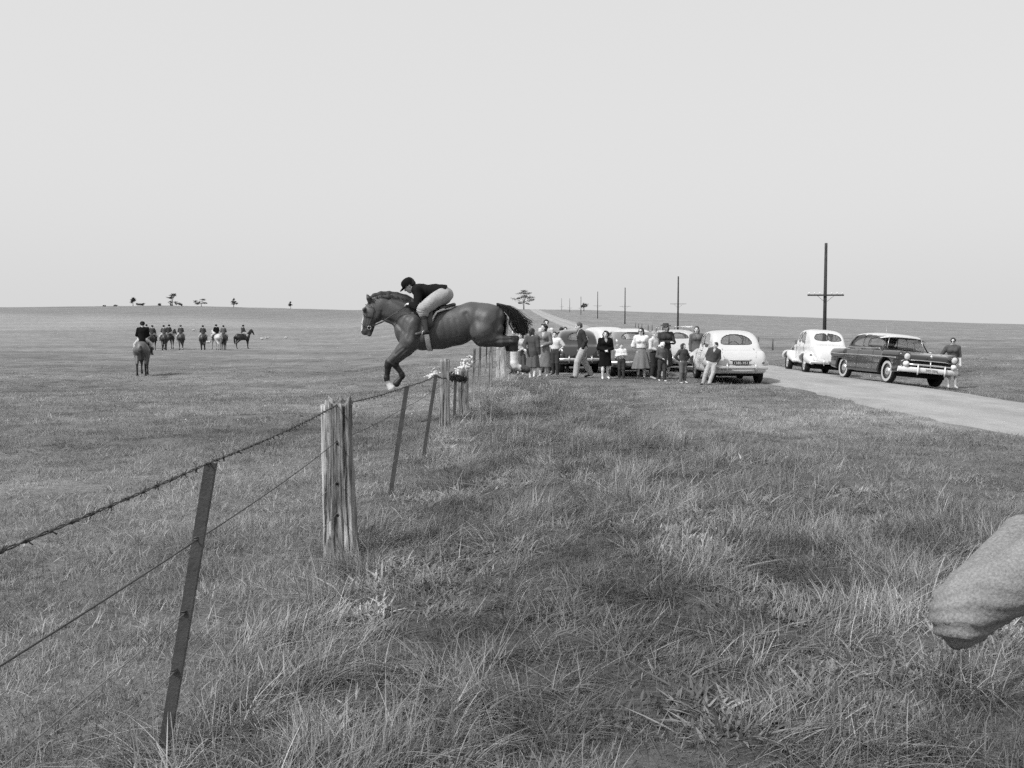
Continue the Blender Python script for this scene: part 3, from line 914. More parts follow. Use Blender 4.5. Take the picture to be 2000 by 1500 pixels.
def human(root, J, H, out, hres=0.0125, skin=0.45, shoe=0.04, seed=0):
    """one continuous body mesh plus clothing and hair as children of root"""
    f = J['face']; u = J['up']; u = nrm(u - f * np.dot(u, f)); r = np.cross(f, u)
    hc = J['head']
    X = (1.0, 0, 0)
    fem = out.get('fem', False)
    sw = nrm(J['sh_l'] - J['sh_r'])
    front = nrm(np.cross(sw, J['neck'] - J['pelvis']))
    fl = (front, 0.68)
    P = []
    P += [C(hc + u * 0.016 * H - f * 0.006 * H, hc - u * 0.008 * H + f * 0.004 * H, 0.056 * H, 0.05 * H, skin, 0.02, (r, 0.84)),
          C(hc - u * 0.008 * H + f * 0.012 * H, hc - u * 0.047 * H + f * 0.026 * H, 0.040 * H, 0.022 * H, skin, 0.02, (r, 0.92)),
          C(hc + f * 0.050 * H + u * 0.008 * H, hc + f * 0.062 * H - u * 0.014 * H, 0.006 * H, 0.009 * H, skin, 0.008),
          C(hc - u * 0.034 * H + f * 0.044 * H, hc - u * 0.034 * H + f * 0.046 * H, 0.011 * H, None, skin * 0.6, 0.008, (u, 0.5)),
          C(hc - u * 0.035 * H - f * 0.012 * H, J['neck'], 0.031 * H, 0.037 * H, skin, 0.02)]
    for s in (-1, 1):
        e = hc + r * s * 0.046 * H - f * 0.004 * H
        P.append(C(e + u * 0.008 * H, e - u * 0.012 * H, 0.010 * H, 0.007 * H, skin, 0.006))
    P += [C(J['neck'], J['chest'], 0.045 * H, 0.088 * H, skin, 0.04, fl), C(J['chest'], J['waist'], 0.088 * H, 0.068 * H, skin, 0.04, fl),
          C(J['waist'], J['pelvis'], 0.068 * H, 0.088 * H, skin, 0.04, (front, 0.75))]
    legv = out.get('legs', skin)
    for s in 'lr':
        P += [C(J['sh_' + s], J['el_' + s], 0.032 * H, 0.025 * H, skin, 0.02), C(J['el_' + s], J['wr_' + s], 0.025 * H, 0.016 * H, skin, 0.015)]
        P += hand_prims(J['wr_' + s], J['el_' + s], H, out.get('glove', skin), out.get('close', 0.5))
        P += [C(J['hip_' + s], J['kn_' + s], 0.054 * H, 0.034 * H, legv, 0.025), C(J['kn_' + s] * 0.72 + J['an_' + s] * 0.28, J['an_' + s], 0.034 * H, 0.021 * H, legv, 0.02),
              C(J['kn_' + s], J['kn_' + s] * 0.6 + J['an_' + s] * 0.4, 0.031 * H, 0.034 * H, legv, 0.02)]
        sv = out.get('shoe', shoe)
        hl = J['an_' + s] + nrm(J['an_' + s] - J['toe_' + s]) * 0.018 * H; hl[2] = J['an_' + s][2] - 0.020 * H
        P += [C(J['an_' + s], hl, 0.022 * H, 0.021 * H, sv, 0.015), C(hl, J['toe_' + s], 0.021 * H, 0.019 * H, sv, 0.015)]
    subs = [C(hc + f * 0.062 * H + r * s * 0.020 * H + u * 0.006 * H, hc + f * 0.062 * H + r * s * 0.020 * H + u * 0.006 * H, 0.013 * H) for s in (-1, 1)]
    V, Q, c = implicit(P, hres, subs=subs)
    for s in (-1, 1):
        e = hc + f * 0.047 * H + r * s * 0.020 * H + u * 0.007 * H
        c[np.linalg.norm(V - e, axis=1) < 0.011 * H] = 0.06
        e = e + u * 0.016 * H
        c[np.linalg.norm((V - e), axis=1) < 0.008 * H] = 0.10
    obj('body', mesh_np('body', V, Q, True, c), M_SKIN, root)
    gr = hres * 1.15
    def garment(name, prims, val, cuts=(), infl=0.012, folds=0.006, ff=9.0, sd=0, mat=None, subs=()):
        for p in prims: p['v'] = val if np.isscalar(val) else p['v']
        V, Q, c = implicit(prims, gr, cuts, infl * H, subs)
        V = fold(V, Q, folds * H, ff / H, seed * 7 + sd, [J[e] for e in ('el_l', 'el_r', 'kn_l', 'kn_r', 'waist')] if folds > 0 else (), out.get('crease', 0.005), H)
        return obj(name, mesh_np(name, V, Q, True, c), mat or M_CLOTH, root)
    ax = nrm(J['neck'] - J['pelvis'])
    def torso(low=True):
        L = [C(J['neck'] - ax * 0.022 * H, J['chest'], 0.050 * H, 0.084 * H, 0, 0.05, fl), C(J['chest'], J['waist'], 0.086 * H, (0.064 if fem else 0.074) * H, 0, 0.05, fl),
             C(J['sh_l'], J['sh_r'], 0.030 * H, None, 0, 0.05)]
        if fem: L += [C(J['chest'] + front * 0.038 * H + sw * s * 0.04 * H, J['chest'] + front * 0.04 * H + sw * s * 0.04 * H - ax * 0.01, 0.042 * H, None, 0, 0.03) for s in (-1, 1)]
        if low: L.append(C(J['waist'], J['pelvis'], (0.072 if fem else 0.08) * H, 0.090 * H, 0, 0.05, (front, 0.78)))
        return L
    def sleeves(frac=1.0, puff=0.0):
        L = []
        for s in 'lr':
            if frac <= 0.5:
                m = J['sh_' + s] + (J['el_' + s] - J['sh_' + s]) * frac * 2
                L.append(C(J['sh_' + s], m, 0.032 * H, (0.030 + puff) * H, 0, 0.03))
            else:
                t = (frac - 0.5) * 2 * 0.93
                L += [C(J['sh_' + s], J['el_' + s], 0.031 * H, (0.027 + puff) * H, 0, 0.03), C(J['el_' + s], J['el_' + s] + (J['wr_' + s] - J['el_' + s]) * t, (0.027 + puff) * H, 0.018 * H, 0, 0.02)]
        return L
    def legs(w=1.0, end=0.0):
        L = [C(J['waist'] * 0.35 + J['pelvis'] * 0.65, J['pelvis'], 0.085 * H, 0.088 * H, 0, 0.04, (front, 0.78))]
        for s in 'lr':
            a = J['an_' + s] + (J['kn_' + s] - J['an_' + s]) * end
            L += [C(J['hip_' + s], J['kn_' + s], 0.060 * w * H, 0.042 * w * H, 0, 0.03), C(J['kn_' + s], a, 0.042 * w * H, 0.034 * w * H, 0, 0.025)]
        return L
    tn = J['neck'] + ax * (-0.004) * H
    hole = [C(J['neck'] + ax * 0.028 * H, J['neck'] + ax * 0.12 * H, 0.043 * H, 0.07 * H)]
    vee = hole + [C(J['neck'] + front * 0.06 * H, J['chest'] + front * 0.10 * H, 0.034 * H, 0.016 * H)]
    def blouse():
        garment('blouse', [C(J['neck'] - ax * 0.022 * H, J['chest'], 0.050 * H, 0.086 * H, 0, 0.05, fl), C(J['chest'], J['waist'], 0.088 * H, 0.070 * H, 0, 0.05, fl)], out['collar'], (), 0.008, 0.002, 9, 5, subs=[C(J['neck'] + ax * 0.028 * H, J['neck'] + ax * 0.12 * H, 0.036 * H, 0.06 * H)])
    if 'trousers' in out:
        garment('trousers', legs(out.get('wide', 1.0), out.get('leg_end', 0.0)), out['trousers'], [] if out.get('mounted') else [(J['waist'] * 0.5 + J['pelvis'] * 0.5, ax)], 0.008, 0.004, 15, 1)
    if 'skirt' in out:
        val, hem, flare = out['skirt']
        n = 96; m = 18
        th = np.arange(n) / n * 2 * math.pi
        Vs = []
        w0 = J['waist'] * 0.8 + J['pelvis'] * 0.2
        for q in range(m + 1):
            t = q / m
            p = w0 * (1 - t) + np.array((J['pelvis'][0], J['pelvis'][1], hem * H)) * t
            base = (0.074 + (0.104 - 0.074) * min(1, t * 2.2) + flare * t ** 1.2) * H
            ple = 1 + (0.015 + 0.11 * t) * np.sin(th * out.get('pleats', 11) + 1.5 * np.sin(th * 2 + seed)) * 0.6
            rr = base * ple
            ring = p + (rr * np.cos(th))[:, None] * sw + (rr * 0.76 * np.sin(th))[:, None] * np.array((front[0], front[1], 0))
            Vs.append(ring)
        for q in range(m, -1, -3):      # inner lining back up
            Vs.append((Vs[q] - Vs[q].mean(0)) * 0.94 + Vs[q].mean(0) + np.array((0, 0, 0.004)))
        mt = len(Vs)
        i = np.arange(n); j = (i + 1) % n
        Qs = np.concatenate([np.stack([k * n + i, k * n + j, (k + 1) * n + j, (k + 1) * n + i], 1) for k in range(mt - 1)])
        obj('skirt', mesh_np('skirt', np.concatenate(Vs), Qs[:, ::-1], True, np.full(mt * n, val)), M_CLOTH, root)
    if 'shirt' in out:
        garment('shirt', torso(True) + sleeves(out.get('sleeve', 1.0), out.get('puff', 0.0)), out['shirt'], [(J['waist'] * out.get('tuck', 0.7) + J['pelvis'] * (1 - out.get('tuck', 0.7)), -ax)], 0.010, 0.005, 14, 2, subs=hole)
    if 'jacket' in out:
        hemp = J['pelvis'] - ax * out.get('jhem', 0.03) * H
        garment('jacket', torso(True) + [C(J['pelvis'], hemp - ax * 0.05 * H, 0.092 * H, 0.096 * H, 0, 0.03, (front, 0.8))] + sleeves(1.0), out['jacket'],
                [(hemp, -ax)], 0.014, 0.005, 14, 3, subs=vee if 'collar' in out else hole)
        if 'collar' in out: blouse()
    if 'coat' in out:
        val, hem = out['coat']
        pb = np.array((J['pelvis'][0], J['pelvis'][1], hem * H - 0.08 * H))
        garment('coat', torso(True) + [C(J['pelvis'], pb, 0.096 * H, out.get('cflare', 0.145) * H, 0, 0.05, (front, 0.72))] + sleeves(1.0), val,
                [(np.array((0, 0, hem * H)) + J['pelvis'] * (1, 1, 0), (0, 0, -1.0))], 0.014, 0.005, 14, 4, subs=vee if 'collar' in out else hole)
        if 'collar' in out: blouse()
    if 'belt' in out:
        garment('belt', [C(J['waist'] * 0.6 + J['pelvis'] * 0.4, J['waist'] * 0.55 + J['pelvis'] * 0.45, 0.083 * H, None, 0, 0.02, fl)], out['belt'],
                [(J['waist'] * 0.52 + J['pelvis'] * 0.48, ax), (J['waist'] * 0.75 + J['pelvis'] * 0.25, -ax)][:1], 0.012, 0.0)
    hair = out.get('hair')
    if hair:
        val, style = hair
        o_ = [C(hc + u * 0.022 * H - f * 0.014 * H, hc + u * 0.006 * H - f * 0.018 * H, 0.060 * H, 0.055 * H, val, 0.02, (r, 0.88))]
        subs_ = [C(hc + f * 0.075 * H - u * 0.012 * H, hc + f * 0.06 * H - u * 0.06 * H, 0.052 * H, 0.06 * H)]
        cut = [(hc - u * (0.02 if style == 'short' else 0.06) * H, -u)]
        if style in ('bob', 'curly', 'long'):
            for s in (-1, 1):
                o_.append(C(hc + r * s * 0.040 * H - f * 0.018 * H, hc + r * s * 0.044 * H - f * 0.022 * H - u * 0.04 * H, 0.022 * H, 0.020 * H, val, 0.02))
            o_.append(C(hc - f * 0.035 * H, hc - f * 0.045 * H - u * 0.045 * H, 0.045 * H, 0.035 * H, val, 0.02))
            cut = [(hc - u * (0.075 if style != 'long' else 0.10) * H, -u)]
        if style == 'curly':
            rr = np.random.default_rng(seed + 60)
            for q in range(46):
                d = rr.normal(size=3); d = nrm(d)
                if np.dot(d, f) > 0.55 and np.dot(d, u) < 0.75: continue
                p = hc + (d + u * 0.15 - f * 0.15) * 0.062 * H
                o_.append(C(p, p, 0.018 * H, None, val * rr.uniform(0.6, 1.5), 0.008))
            cut = [(hc - u * 0.085 * H, -u)]
        V, Q, c = implicit(o_, gr, cut, 0, subs_)
        V = V + (r[None] * sines(V[:, 0], V[:, 1], V[:, 2], 60.0 / H, seed + 3)[:, None]) * 0.0025
        obj('hair', mesh_np('hair', V, Q, True, c), M_HAIR, root)
    if 'hat' in out:
        val, kind = out['hat']
        mb = MB()
        z = u; x_ = r; y_ = f
        tip = hc + z * (0.042 if kind == 'brim' else 0.030) * H
        n = 28; th = np.arange(n) / n * 2 * math.pi
        if kind == 'brim': prof = [(0.112, -0.004), (0.108, 0.002), (0.066, 0.006), (0.062, 0.030), (0.052, 0.044), (0.030, 0.043), (0.001, 0.038)]
        elif kind == 'cap': prof = [(0.064, -0.012), (0.070, 0.010), (0.066, 0.034), (0.045, 0.050), (0.001, 0.054)]
        else: prof = [(0.066, -0.022), (0.069, 0.0), (0.065, 0.026), (0.048, 0.046), (0.022, 0.055), (0.001, 0.057)]
        Vs = []
        for rr_, o_ in prof:
            bend = (0.012 * np.cos(th * 2) if kind == 'brim' and rr_ > 0.1 else 0)
            Vs.append(tip + (rr_ * H * np.cos(th) * 0.9)[:, None] * x_ + (rr_ * H * np.sin(th))[:, None] * y_ + ((o_ + bend + np.zeros(n)) * H)[:, None] * z)
        i = np.arange(n); j = (i + 1) % n
        mb.add(np.concatenate(Vs), np.concatenate([np.stack([k * n + i, k * n + j, (k + 1) * n + j, (k + 1) * n + i], 1) for k in range(len(prof) - 1)]), c=val)
        if kind in ('cap', 'riding'):     # peak
            t = np.linspace(-1.0, 1.0, 13)
            a1 = tip + (0.062 * H * np.sin(t) * 0.9)[:, None] * x_ + (0.064 * H * np.cos(t))[:, None] * y_ - z * 0.014 * H
            a2 = tip + (0.066 * H * np.sin(t) * 0.9)[:, None] * x_ + ((0.070 + 0.040 * np.cos(t * 1.45)) * H)[:, None] * y_ - z * 0.026 * H
            Vp = np.concatenate([a1, a2, a2 + z * 0.006 * H, a1 + z * 0.010 * H])
            k = np.arange(12)
            mb.add(Vp, np.concatenate([np.stack([q * 13 + k, q * 13 + k + 1, (q + 1) * 13 + k + 1, (q + 1) * 13 + k], 1) for q in range(3)]), c=val)
        mb.build('hat' if kind == 'brim' else 'cap', M_CLOTH, root)
    if out.get('sunglasses'):
        mb = MB()
        for s in (-1, 1):
            p = hc + f * 0.056 * H + r * s * 0.021 * H + u * 0.007 * H
            mb.tube([p - f * 0.003, p + f * 0.004], [0.018 * H, 0.017 * H], 12)
            mb.tube([p + r * s * 0.015 * H, hc + r * s * 0.050 * H + u * 0.008 * H], 0.0025 * H, 5)
        mb.tube([hc + f * 0.058 * H + r * s * 0.01 * H + u * 0.008 * H for s in (-1, 1)], 0.003 * H, 5)
        mb.build('sunglasses', M_LEATHER, root)

def person(px, fy, top, rz, out, label, pose=None, d=None, group=None, seed=0, H=None, dz=0.0, hres=0.0125):
    """stand a person with feet at photograph pixel (px, fy), crown at row `top`"""
    if d is None: d = FPX * EYE / (fy - 640.0)
    x = (px - 1000) / FPX * d
    if H is None: H = (fy - top) / (FPX / d)
    root = empty('person', (x, d, hz(x, d) + dz), rz, label=label, cat='person', group=group)
    pr = np.random.default_rng(seed + 900)
    pose = dict(pose or {})
    pose.setdefault('head_turn', pr.uniform(-0.6, 0.25)); pose.setdefault('side', pr.uniform(-0.045, 0.045)); pose.setdefault('lean', pr.uniform(-0.02, 0.06)); pose.setdefault('stride', pr.uniform(-0.05, 0.05))
    J = stand_joints(H, **pose)
    human(root, J, H, out, hres, seed=seed, skin=out.get('skin', 0.60))
    return root

# onlookers, left to right (rz = 0 faces the camera; positive turns to the right of the picture)
person(1003, 728, 641, -0.6, dict(shirt=0.05, trousers=0.06, hair=(0.02, 'short'), shoe=0.03), 'person in dark clothes standing behind the hind legs of the jumping horse', d=35.5, pose=dict(arms=('down', 'clasp')), seed=1)
person(1017, 730, 645, -0.3, dict(shirt=0.5, skirt=(0.10, 0.24, 0.05), hair=(0.05, 'bob'), fem=True, shoe=0.2), 'person in light print blouse and dark skirt, half hidden by the horse tail', d=34.0, pose=dict(arms=('clasp', 'down')), seed=2)
person(1040, 741, 642, 2.75, dict(jacket=0.085, jhem=0.10, skirt=(0.12, 0.225, 0.045), pleats=7, hair=(0.03, 'bob'), fem=True, shoe=0.6, legs=0.6), 'woman seen from behind in a dark jacket and grey skirt, hand behind her back', pose=dict(arms=('back', 'down')), seed=3)
person(1062, 741, 637, -0.35, dict(coat=(0.20, 0.19), collar=0.45, hair=(0.04, 'curly'), fem=True, shoe=0.5, legs=0.5), 'woman in a long pale grey coat with white collar and dark curly hair', pose=dict(arms=('clasp', 'down')), d=33.0, seed=4)
person(1066, 733, 629, -0.2, dict(shirt=0.62, trousers=0.08, hair=(0.03, 'short')), 'person in a white shirt showing above the woman in the long grey coat', d=36.5, pose=dict(arms=('down', 'down')), seed=5)
person(1085, 731, 646, -0.45, dict(shirt=0.70, sleeve=0.45, trousers=0.055, hair=(0.02, 'short'), shoe=0.03), 'youngster in a white short sleeved shirt and dark trousers beside the dark sedan', d=34.8, pose=dict(arms=('hips', 'down')), seed=6)
person(1095, 724, 641, 2.9, dict(shirt=0.30, trousers=0.06, hair=(0.02, 'short')), 'dark haired person seen from behind, left of the dark sedan, further back', d=39.0, seed=7)
person(1103, 723, 642, 0.1, dict(shirt=0.50, trousers=0.08, hair=(0.035, 'short')), 'person in a light top looking over the dark sedan from its left', d=39.8, seed=8)
person(1138, 737, 627, -1.35, dict(jacket=0.045, jhem=0.06, trousers=0.42, wide=1.18, hair=(0.10, 'short'), shoe=0.03, collar=0.30), 'man in dark jacket and pale trousers striding left past the dark sedan', d=32.6, pose=dict(arms=('pocket', 'pocket'), lean=0.16, stride=0.16), seed=9, H=1.86)
person(1182, 740, 646, 0.12, dict(coat=(0.012, 0.27), cflare=0.125, collar=0.35, hair=(0.02, 'curly'), fem=True, shoe=0.75, legs=0.60), 'woman in a black knee length coat and white shoes, hands clasped', pose=dict(arms=('clasp', 'clasp')), seed=10)
person(1203, 735, 657, 0.0, dict(jacket=0.06, trousers=0.05, hair=(0.03, 'short')), 'child in dark clothes peering out behind the boy in the white shirt', d=33.6, seed=11)
person(1214, 740, 671, 0.0, dict(shirt=0.75, puff=0.008, trousers=0.055, hair=(0.12, 'short'), shoe=0.05), 'small boy in a white shirt and dark trousers, hands at his chest', pose=dict(arms=('chest', 'chest')), seed=12)
person(1253, 740, 640, -0.1, dict(shirt=0.78, sleeve=0.85, puff=0.012, skirt=(0.20, 0.20, 0.085), pleats=10, hair=(0.03, 'bob'), fem=True, sunglasses=True, shoe=0.06, legs=0.45), 'woman in sunglasses, white blouse and long grey pleated skirt, hands behind her', pose=dict(arms=('behind', 'behind')), seed=13)
person(1277, 744, 649, 0.9, dict(shirt=0.62, trousers=0.04, wide=0.95, hair=(0.35, 'short'), shoe=0.3, leg_end=0.18), 'fair haired youngster in a pale shirt and dark slacks turned to the right', pose=dict(arms=('chest', 'clasp')), d=31.4, seed=14)
person(1300, 741, 634, 0.1, dict(shirt=0.05, tuck=0.2, skirt=(0.045, 0.22, 0.03), pleats=6, hair=(0.04, 'bob'), hat=(0.06, 'brim'), fem=True, shoe=0.10, legs=0.5), 'adult in a brimmed hat and dark jumper with folded arms', pose=dict(arms=('cross', 'cross')), d=32.2, seed=15)
person(1293, 743, 667, 0.15, dict(shirt=0.11, tuck=0.1, trousers=0.06, wide=0.95, hat=(0.80, 'cap'), hair=(0.10, 'short'), shoe=0.55), 'small child in a white peaked cap and grey jumper before the brimmed-hat adult', pose=dict(arms=('down', 'clasp')), d=30.6, seed=16)
person(1334, 749, 671, 0.45, dict(shirt=0.07, tuck=0.25, trousers=0.15, wide=1.0, leg_end=0.1, hair=(0.06, 'curly'), shoe=0.5), 'curly haired girl in a dark jumper and grey trousers, hands on hips', pose=dict(arms=('hips', 'hips'), head_turn=0.5), seed=17)
person(1361, 731, 638, 0.0, dict(coat=(0.13, 0.28), hair=(0.05, 'bob'), fem=True, collar=0.2), 'woman in a grey coat standing behind the front of the white sedan', d=35.3, seed=18)
person(1391, 751, 667, -0.35, dict(jacket=0.07, jhem=-0.01, collar=0.5, trousers=0.46, wide=1.0, hair=(0.035, 'short'), shoe=0.07), 'boy in a dark jacket and pale trousers leaning back against the white sedan',
       d=28.55, pose=dict(arms=('pocket', 'pocket'), side=0.20, head_turn=-0.7, legs=dict(kn_l=(0.03, -0.05, 0.28), an_l=(-0.04, -0.10, 0.045), toe_l=(-0.06, -0.2, 0.017), kn_r=(-0.13, -0.03, 0.27), an_r=(-0.20, -0.02, 0.045), toe_r=(-0.25, -0.11, 0.017))), seed=19)
person(1861, 753, 655, -0.25, dict(shirt=0.10, sleeve=0.8, skirt=(0.30, 0.25, 0.03), pleats=6, hair=(0.04, 'short'), fem=True, sunglasses=True, shoe=0.5, legs=0.5, belt=0.05), 'woman in sunglasses, dark top and light skirt beyond the white-roofed dark car, hand on hip', d=31.3, H=1.62, pose=dict(arms=('down', 'hips')), seed=20)
# bystander close to the camera: only a bent elbow enters the picture
bx, by = 1.330, 2.05
eb = empty('person', (bx, by, hz(bx, by) - 0.025), math.pi + 0.1, label='bystander at the right edge showing only a bent elbow in a grey sleeve', cat='person')
human(eb, stand_joints(1.52, arms=('raised', 'raised')), 1.52, dict(crease=0.010, jacket=0.23, jhem=0.06, trousers=0.10, hair=(0.05, 'short'), shoe=0.04), 0.009, seed=21)
# ------------------------------------------------------------------ the jumping horse and its rider
DH = 17.0
def P(u, v, dy=0.0):
    """point from the enlarged study of the horse (5 units to a photograph pixel)"""
    return at(680 + u / 5.0, 520 + v / 5.0, DH) + np.array((0, dy, 0))
US = DH / FPX / 5.0
def K(u0, v0, r0, u1, v1, r1, y0=0.0, y1=None, val=0.1, k=0.05, f=None):
    y1 = y0 if y1 is None else y1
    return C(P(u0, v0, y0), P(u1, v1, y1), r0 * US, r1 * US, val, k, ((0, 1.0, 0), f) if f else None)

def jumping_horse():
    c0, dk = 0.080, 0.014
    cu = [225, 260, 320, 400, 480, 560, 610]; cv = [322, 292, 274, 270, 282, 304, 330]
    ctr = P(950, 600)
    root = empty('horse', (ctr[0], ctr[1], hz(ctr[0], ctr[1])), label='bay horse with a white blaze leaping left over the wire fence', cat='horse')
    T = root.location
    Z = []
    Z += [K(590, 630, 135, 720, 628, 186, f=0.74, val=c0), K(720, 628, 186, 900, 612, 190, f=0.80, val=c0), K(900, 612, 190, 1060, 582, 183, f=0.82, val=c0),
          K(1060, 582, 183, 1210, 524, 168, f=0.80, val=c0), K(1210, 524, 168, 1350, 520, 158, f=0.86, val=c0), K(1350, 520, 155, 1425, 500, 112, f=0.95, val=c0),
          K(545, 615, 78, 570, 700, 82, f=0.9, val=c0), K(620, 560, 140, 700, 480, 90, f=0.6, val=c0)]
    for s in (-1, 1):      # quarters and shoulders
        Z += [K(1350, 520, 120, 1330, 640, 118, s * 0.13, s * 0.15, c0), K(1400, 560, 105, 1440, 610, 80, s * 0.13, s * 0.13, c0), K(640, 560, 95, 610, 700, 92, s * 0.13, s * 0.16, c0)]
    # neck and head
    Z += [K(640, 510, 165, 520, 430, 146, f=0.44, val=c0), K(520, 430, 140, 410, 402, 130, f=0.40, val=c0), K(410, 402, 130, 320, 374, 96, f=0.42, val=c0),
          K(320, 372, 92, 262, 352, 58, f=0.6, val=c0)]
    Z += [K(262, 425, 88, 240, 455, 92, f=0.62, val=c0, k=0.03), K(240, 455, 88, 196, 555, 58, f=0.55, val=c0, k=0.03), K(196, 555, 57, 165, 632, 42, f=0.66, val=c0 * 0.8, k=0.03),
          K(228, 590, 30, 208, 662, 24, f=0.9, val=c0 * 0.6, k=0.02), K(300, 470, 46, 285, 500, 42, f=1.0, val=c0 * 0.7, k=0.03),
          K(165, 425, 22, 168, 430, 20, -0.075, None, c0 * 0.7, 0.012), K(165, 425, 22, 168, 430, 20, 0.075, None, c0 * 0.7, 0.012)]
    for s in (-1, 1):
        Z += [K(215, 350, 20, 205, 315, 22, s * 0.055, s * 0.06, c0 * 0.5, 0.02), K(205, 315, 22, 186, 275, 5, s * 0.06, s * 0.065, c0 * 0.4, 0.01)]
    # fore legs: near one reaching down, far one still folded
    Z += [K(615, 745, 92, 540, 820, 66, -0.17, -0.16, c0), K(540, 820, 66, 415, 935, 40, -0.16, -0.15, c0, 0.04), K(412, 940, 42, 402, 965, 38, -0.15, None, dk, 0.02),
          K(402, 965, 33, 388, 1080, 24, -0.15, -0.14, dk, 0.02), K(386, 1085, 30, 390, 1112, 28, -0.14, None, dk, 0.015), K(392, 1118, 27, 410, 1150, 25, -0.14, -0.13, 0.62, 0.01),
          K(412, 1155, 30, 432, 1185, 38, -0.13, None, 0.62, 0.01)]
    Z += [K(615, 745, 90, 560, 815, 64, 0.17, 0.16, c0), K(560, 815, 64, 445, 930, 40, 0.16, 0.15, c0, 0.04), K(442, 935, 42, 450, 965, 36, 0.15, None, dk, 0.02),
          K(450, 965, 31, 515, 1055, 24, 0.15, 0.15, dk, 0.02), K(515, 1060, 30, 520, 1075, 28, 0.15, None, dk, 0.015), K(520, 1080, 25, 490, 1115, 24, 0.15, None, dk, 0.012),
          K(485, 1118, 28, 462, 1150, 35, 0.15, None, 0.03, 0.01)]
    # hind legs trailing together
    for s, du, sock in ((-1, 0, 0.70), (1, -42, 0.66)):
        y = s * 0.15
        Z += [K(1320 + du, 640, 122, 1350 + du, 690, 92, y, y, c0), K(1350 + du, 695, 90, 1490 + du, 728, 60, y, y * 0.9, c0, 0.04), K(1490 + du, 728, 60, 1605 + du, 728, 44, y * 0.9, y * 0.85, c0 * 0.55, 0.03),
              K(1605 + du, 728, 54, 1645 + du, 705, 28, y * 0.85, None, dk, 0.02), K(1612 + du, 742, 52, 1618 + du, 800, 41, y * 0.85, None, dk, 0.02),
              K(1618 + du, 800, 41, 1622 + du, 835, 38, y * 0.85, None, dk, 0.02), K(1622 + du, 842, 40, 1622 + du, 940, 38, y * 0.85, None, sock, 0.02),
              K(1622 + du, 945, 41, 1632 + du, 970, 38, y * 0.85, None, sock, 0.015), K(1635 + du, 975, 34, 1690 + du, 995, 30, y * 0.85, None, sock * 0.9, 0.012), K(1695 + du, 992, 32, 1745 + du, 1006, 36, y * 0.85, None, 0.05, 0.01)]
    V, Q, c = implicit(Z, 0.0125)
    # coat markings: dark points on the lower limbs, pale muzzle
    U = (V[:, 0] - P(0, 0)[0]) / US; W = -(V[:, 2] - P(0, 0)[2]) / US
    bl = (W > 455) & (W < 660) & (U < np.interp(W, [455, 560, 650], [156, 141, 133])) & (np.abs(V[:, 1] - DH) < 0.035)
    c[bl] = 0.72
    c[(W > 650) & (U < 250) & (U > 120)] = 0.10
    eye = np.linalg.norm((V - P(172, 425))[:, [0, 2]], axis=1) < 0.022
    c[eye] = 0.01
    c[np.linalg.norm((V - P(136, 640))[:, [0, 2]], axis=1) < 0.016] = 0.02
    c[(U > 222) & (U < 612) & (W < np.interp(U, cu, cv) + np.interp(U, [222, 300, 450, 612], [22, 38, 52, 60])) & (W < 400)] = 0.024
    # muscle: shallow furrows pressed into both flanks
    def furrow(pts, depth, wid):
        p = np.array(pts, float)
        best = np.full(len(V), 1e9)
        for a_, b_ in zip(p[:-1], p[1:]):
            e_ = b_ - a_
            t_ = np.clip(((U - a_[0]) * e_[0] + (W - a_[1]) * e_[1]) / np.dot(e_, e_), 0, 1)
            best = np.minimum(best, np.hypot(U - a_[0] - e_[0] * t_, W - a_[1] - e_[1] * t_))
        V[:, 1] -= np.sign(V[:, 1] - DH) * depth * np.exp(-(best / wid) ** 2) * np.minimum(1, np.abs(V[:, 1] - DH) / 0.05)
    for pts, dp, wd in (([(650, 420), (575, 540), (530, 690)], 0.030, 26), ([(735, 520), (715, 640), (665, 770)], 0.028, 28), ([(1150, 470), (1205, 600), (1240, 720)], 0.034, 30), ([(1475, 430), (1450, 560), (1395, 690)], 0.022, 22),
                        ([(1380, 740), (1470, 715), (1590, 712)], 0.012, 14), ([(340, 500), (470, 555), (560, 640)], 0.022, 20), ([(400, 330), (520, 400), (610, 500)], 0.010, 22), ([(580, 800), (500, 870), (440, 930)], 0.012, 12), ([(545, 790), (470, 850)], 0.010, 10),
                        ([(330, 440), (318, 500), (255, 560)], 0.012, 12), ([(195, 460), (180, 540), (160, 610)], 0.010, 10), ([(215, 505), (185, 600)], 0.008, 9), ([(840, 470), (850, 640), (830, 760)], 0.012, 40), ([(1330, 420), (1270, 520), (1290, 640)], 0.012, 30), ([(930, 520), (960, 680)], 0.006, 16), ([(990, 520), (1020, 670)], 0.006, 16), ([(1050, 520), (1075, 650)], 0.006, 16),
                        ([(1560, 700), (1620, 720)], 0.010, 8), ([(620, 620), (600, 700)], 0.010, 22)):
        furrow(pts, dp, wd)
    V = V - np.array(T)
    obj('body', mesh_np('body', V, Q, True, c), M_COAT, root)
    # mane: short hogged hair along the crest
    mb = MB(); r = np.random.default_rng(4)
    cu = [225, 260, 320, 400, 480, 560, 610]; cv = [322, 292, 274, 270, 282, 304, 330]
    for k in range(1500):
        u = r.uniform(218, 605); v = np.interp(u, cu, cv) + 12
        p = P(u, v, r.normal() * 0.02)
        d = nrm((r.normal() * 0.15 + 0.35, -0.5 + r.normal() * 0.35, -0.15 + 0.75 * (r.uniform() < 0.30)))
        L = r.uniform(0.025, 0.055) if d[2] > 0 else r.uniform(0.05, 0.11)
        q = p + d * L * 0.5; e = q + nrm(d + np.array((0.2, 0, -0.7))) * L * 0.5
        mb.tube([p - np.array(T), q - np.array(T), e - np.array(T)], [0.006, 0.005, 0.002], 3, r.uniform(0.012, 0.03), False)
    mane = mb.build('mane', M_HAIR, root)
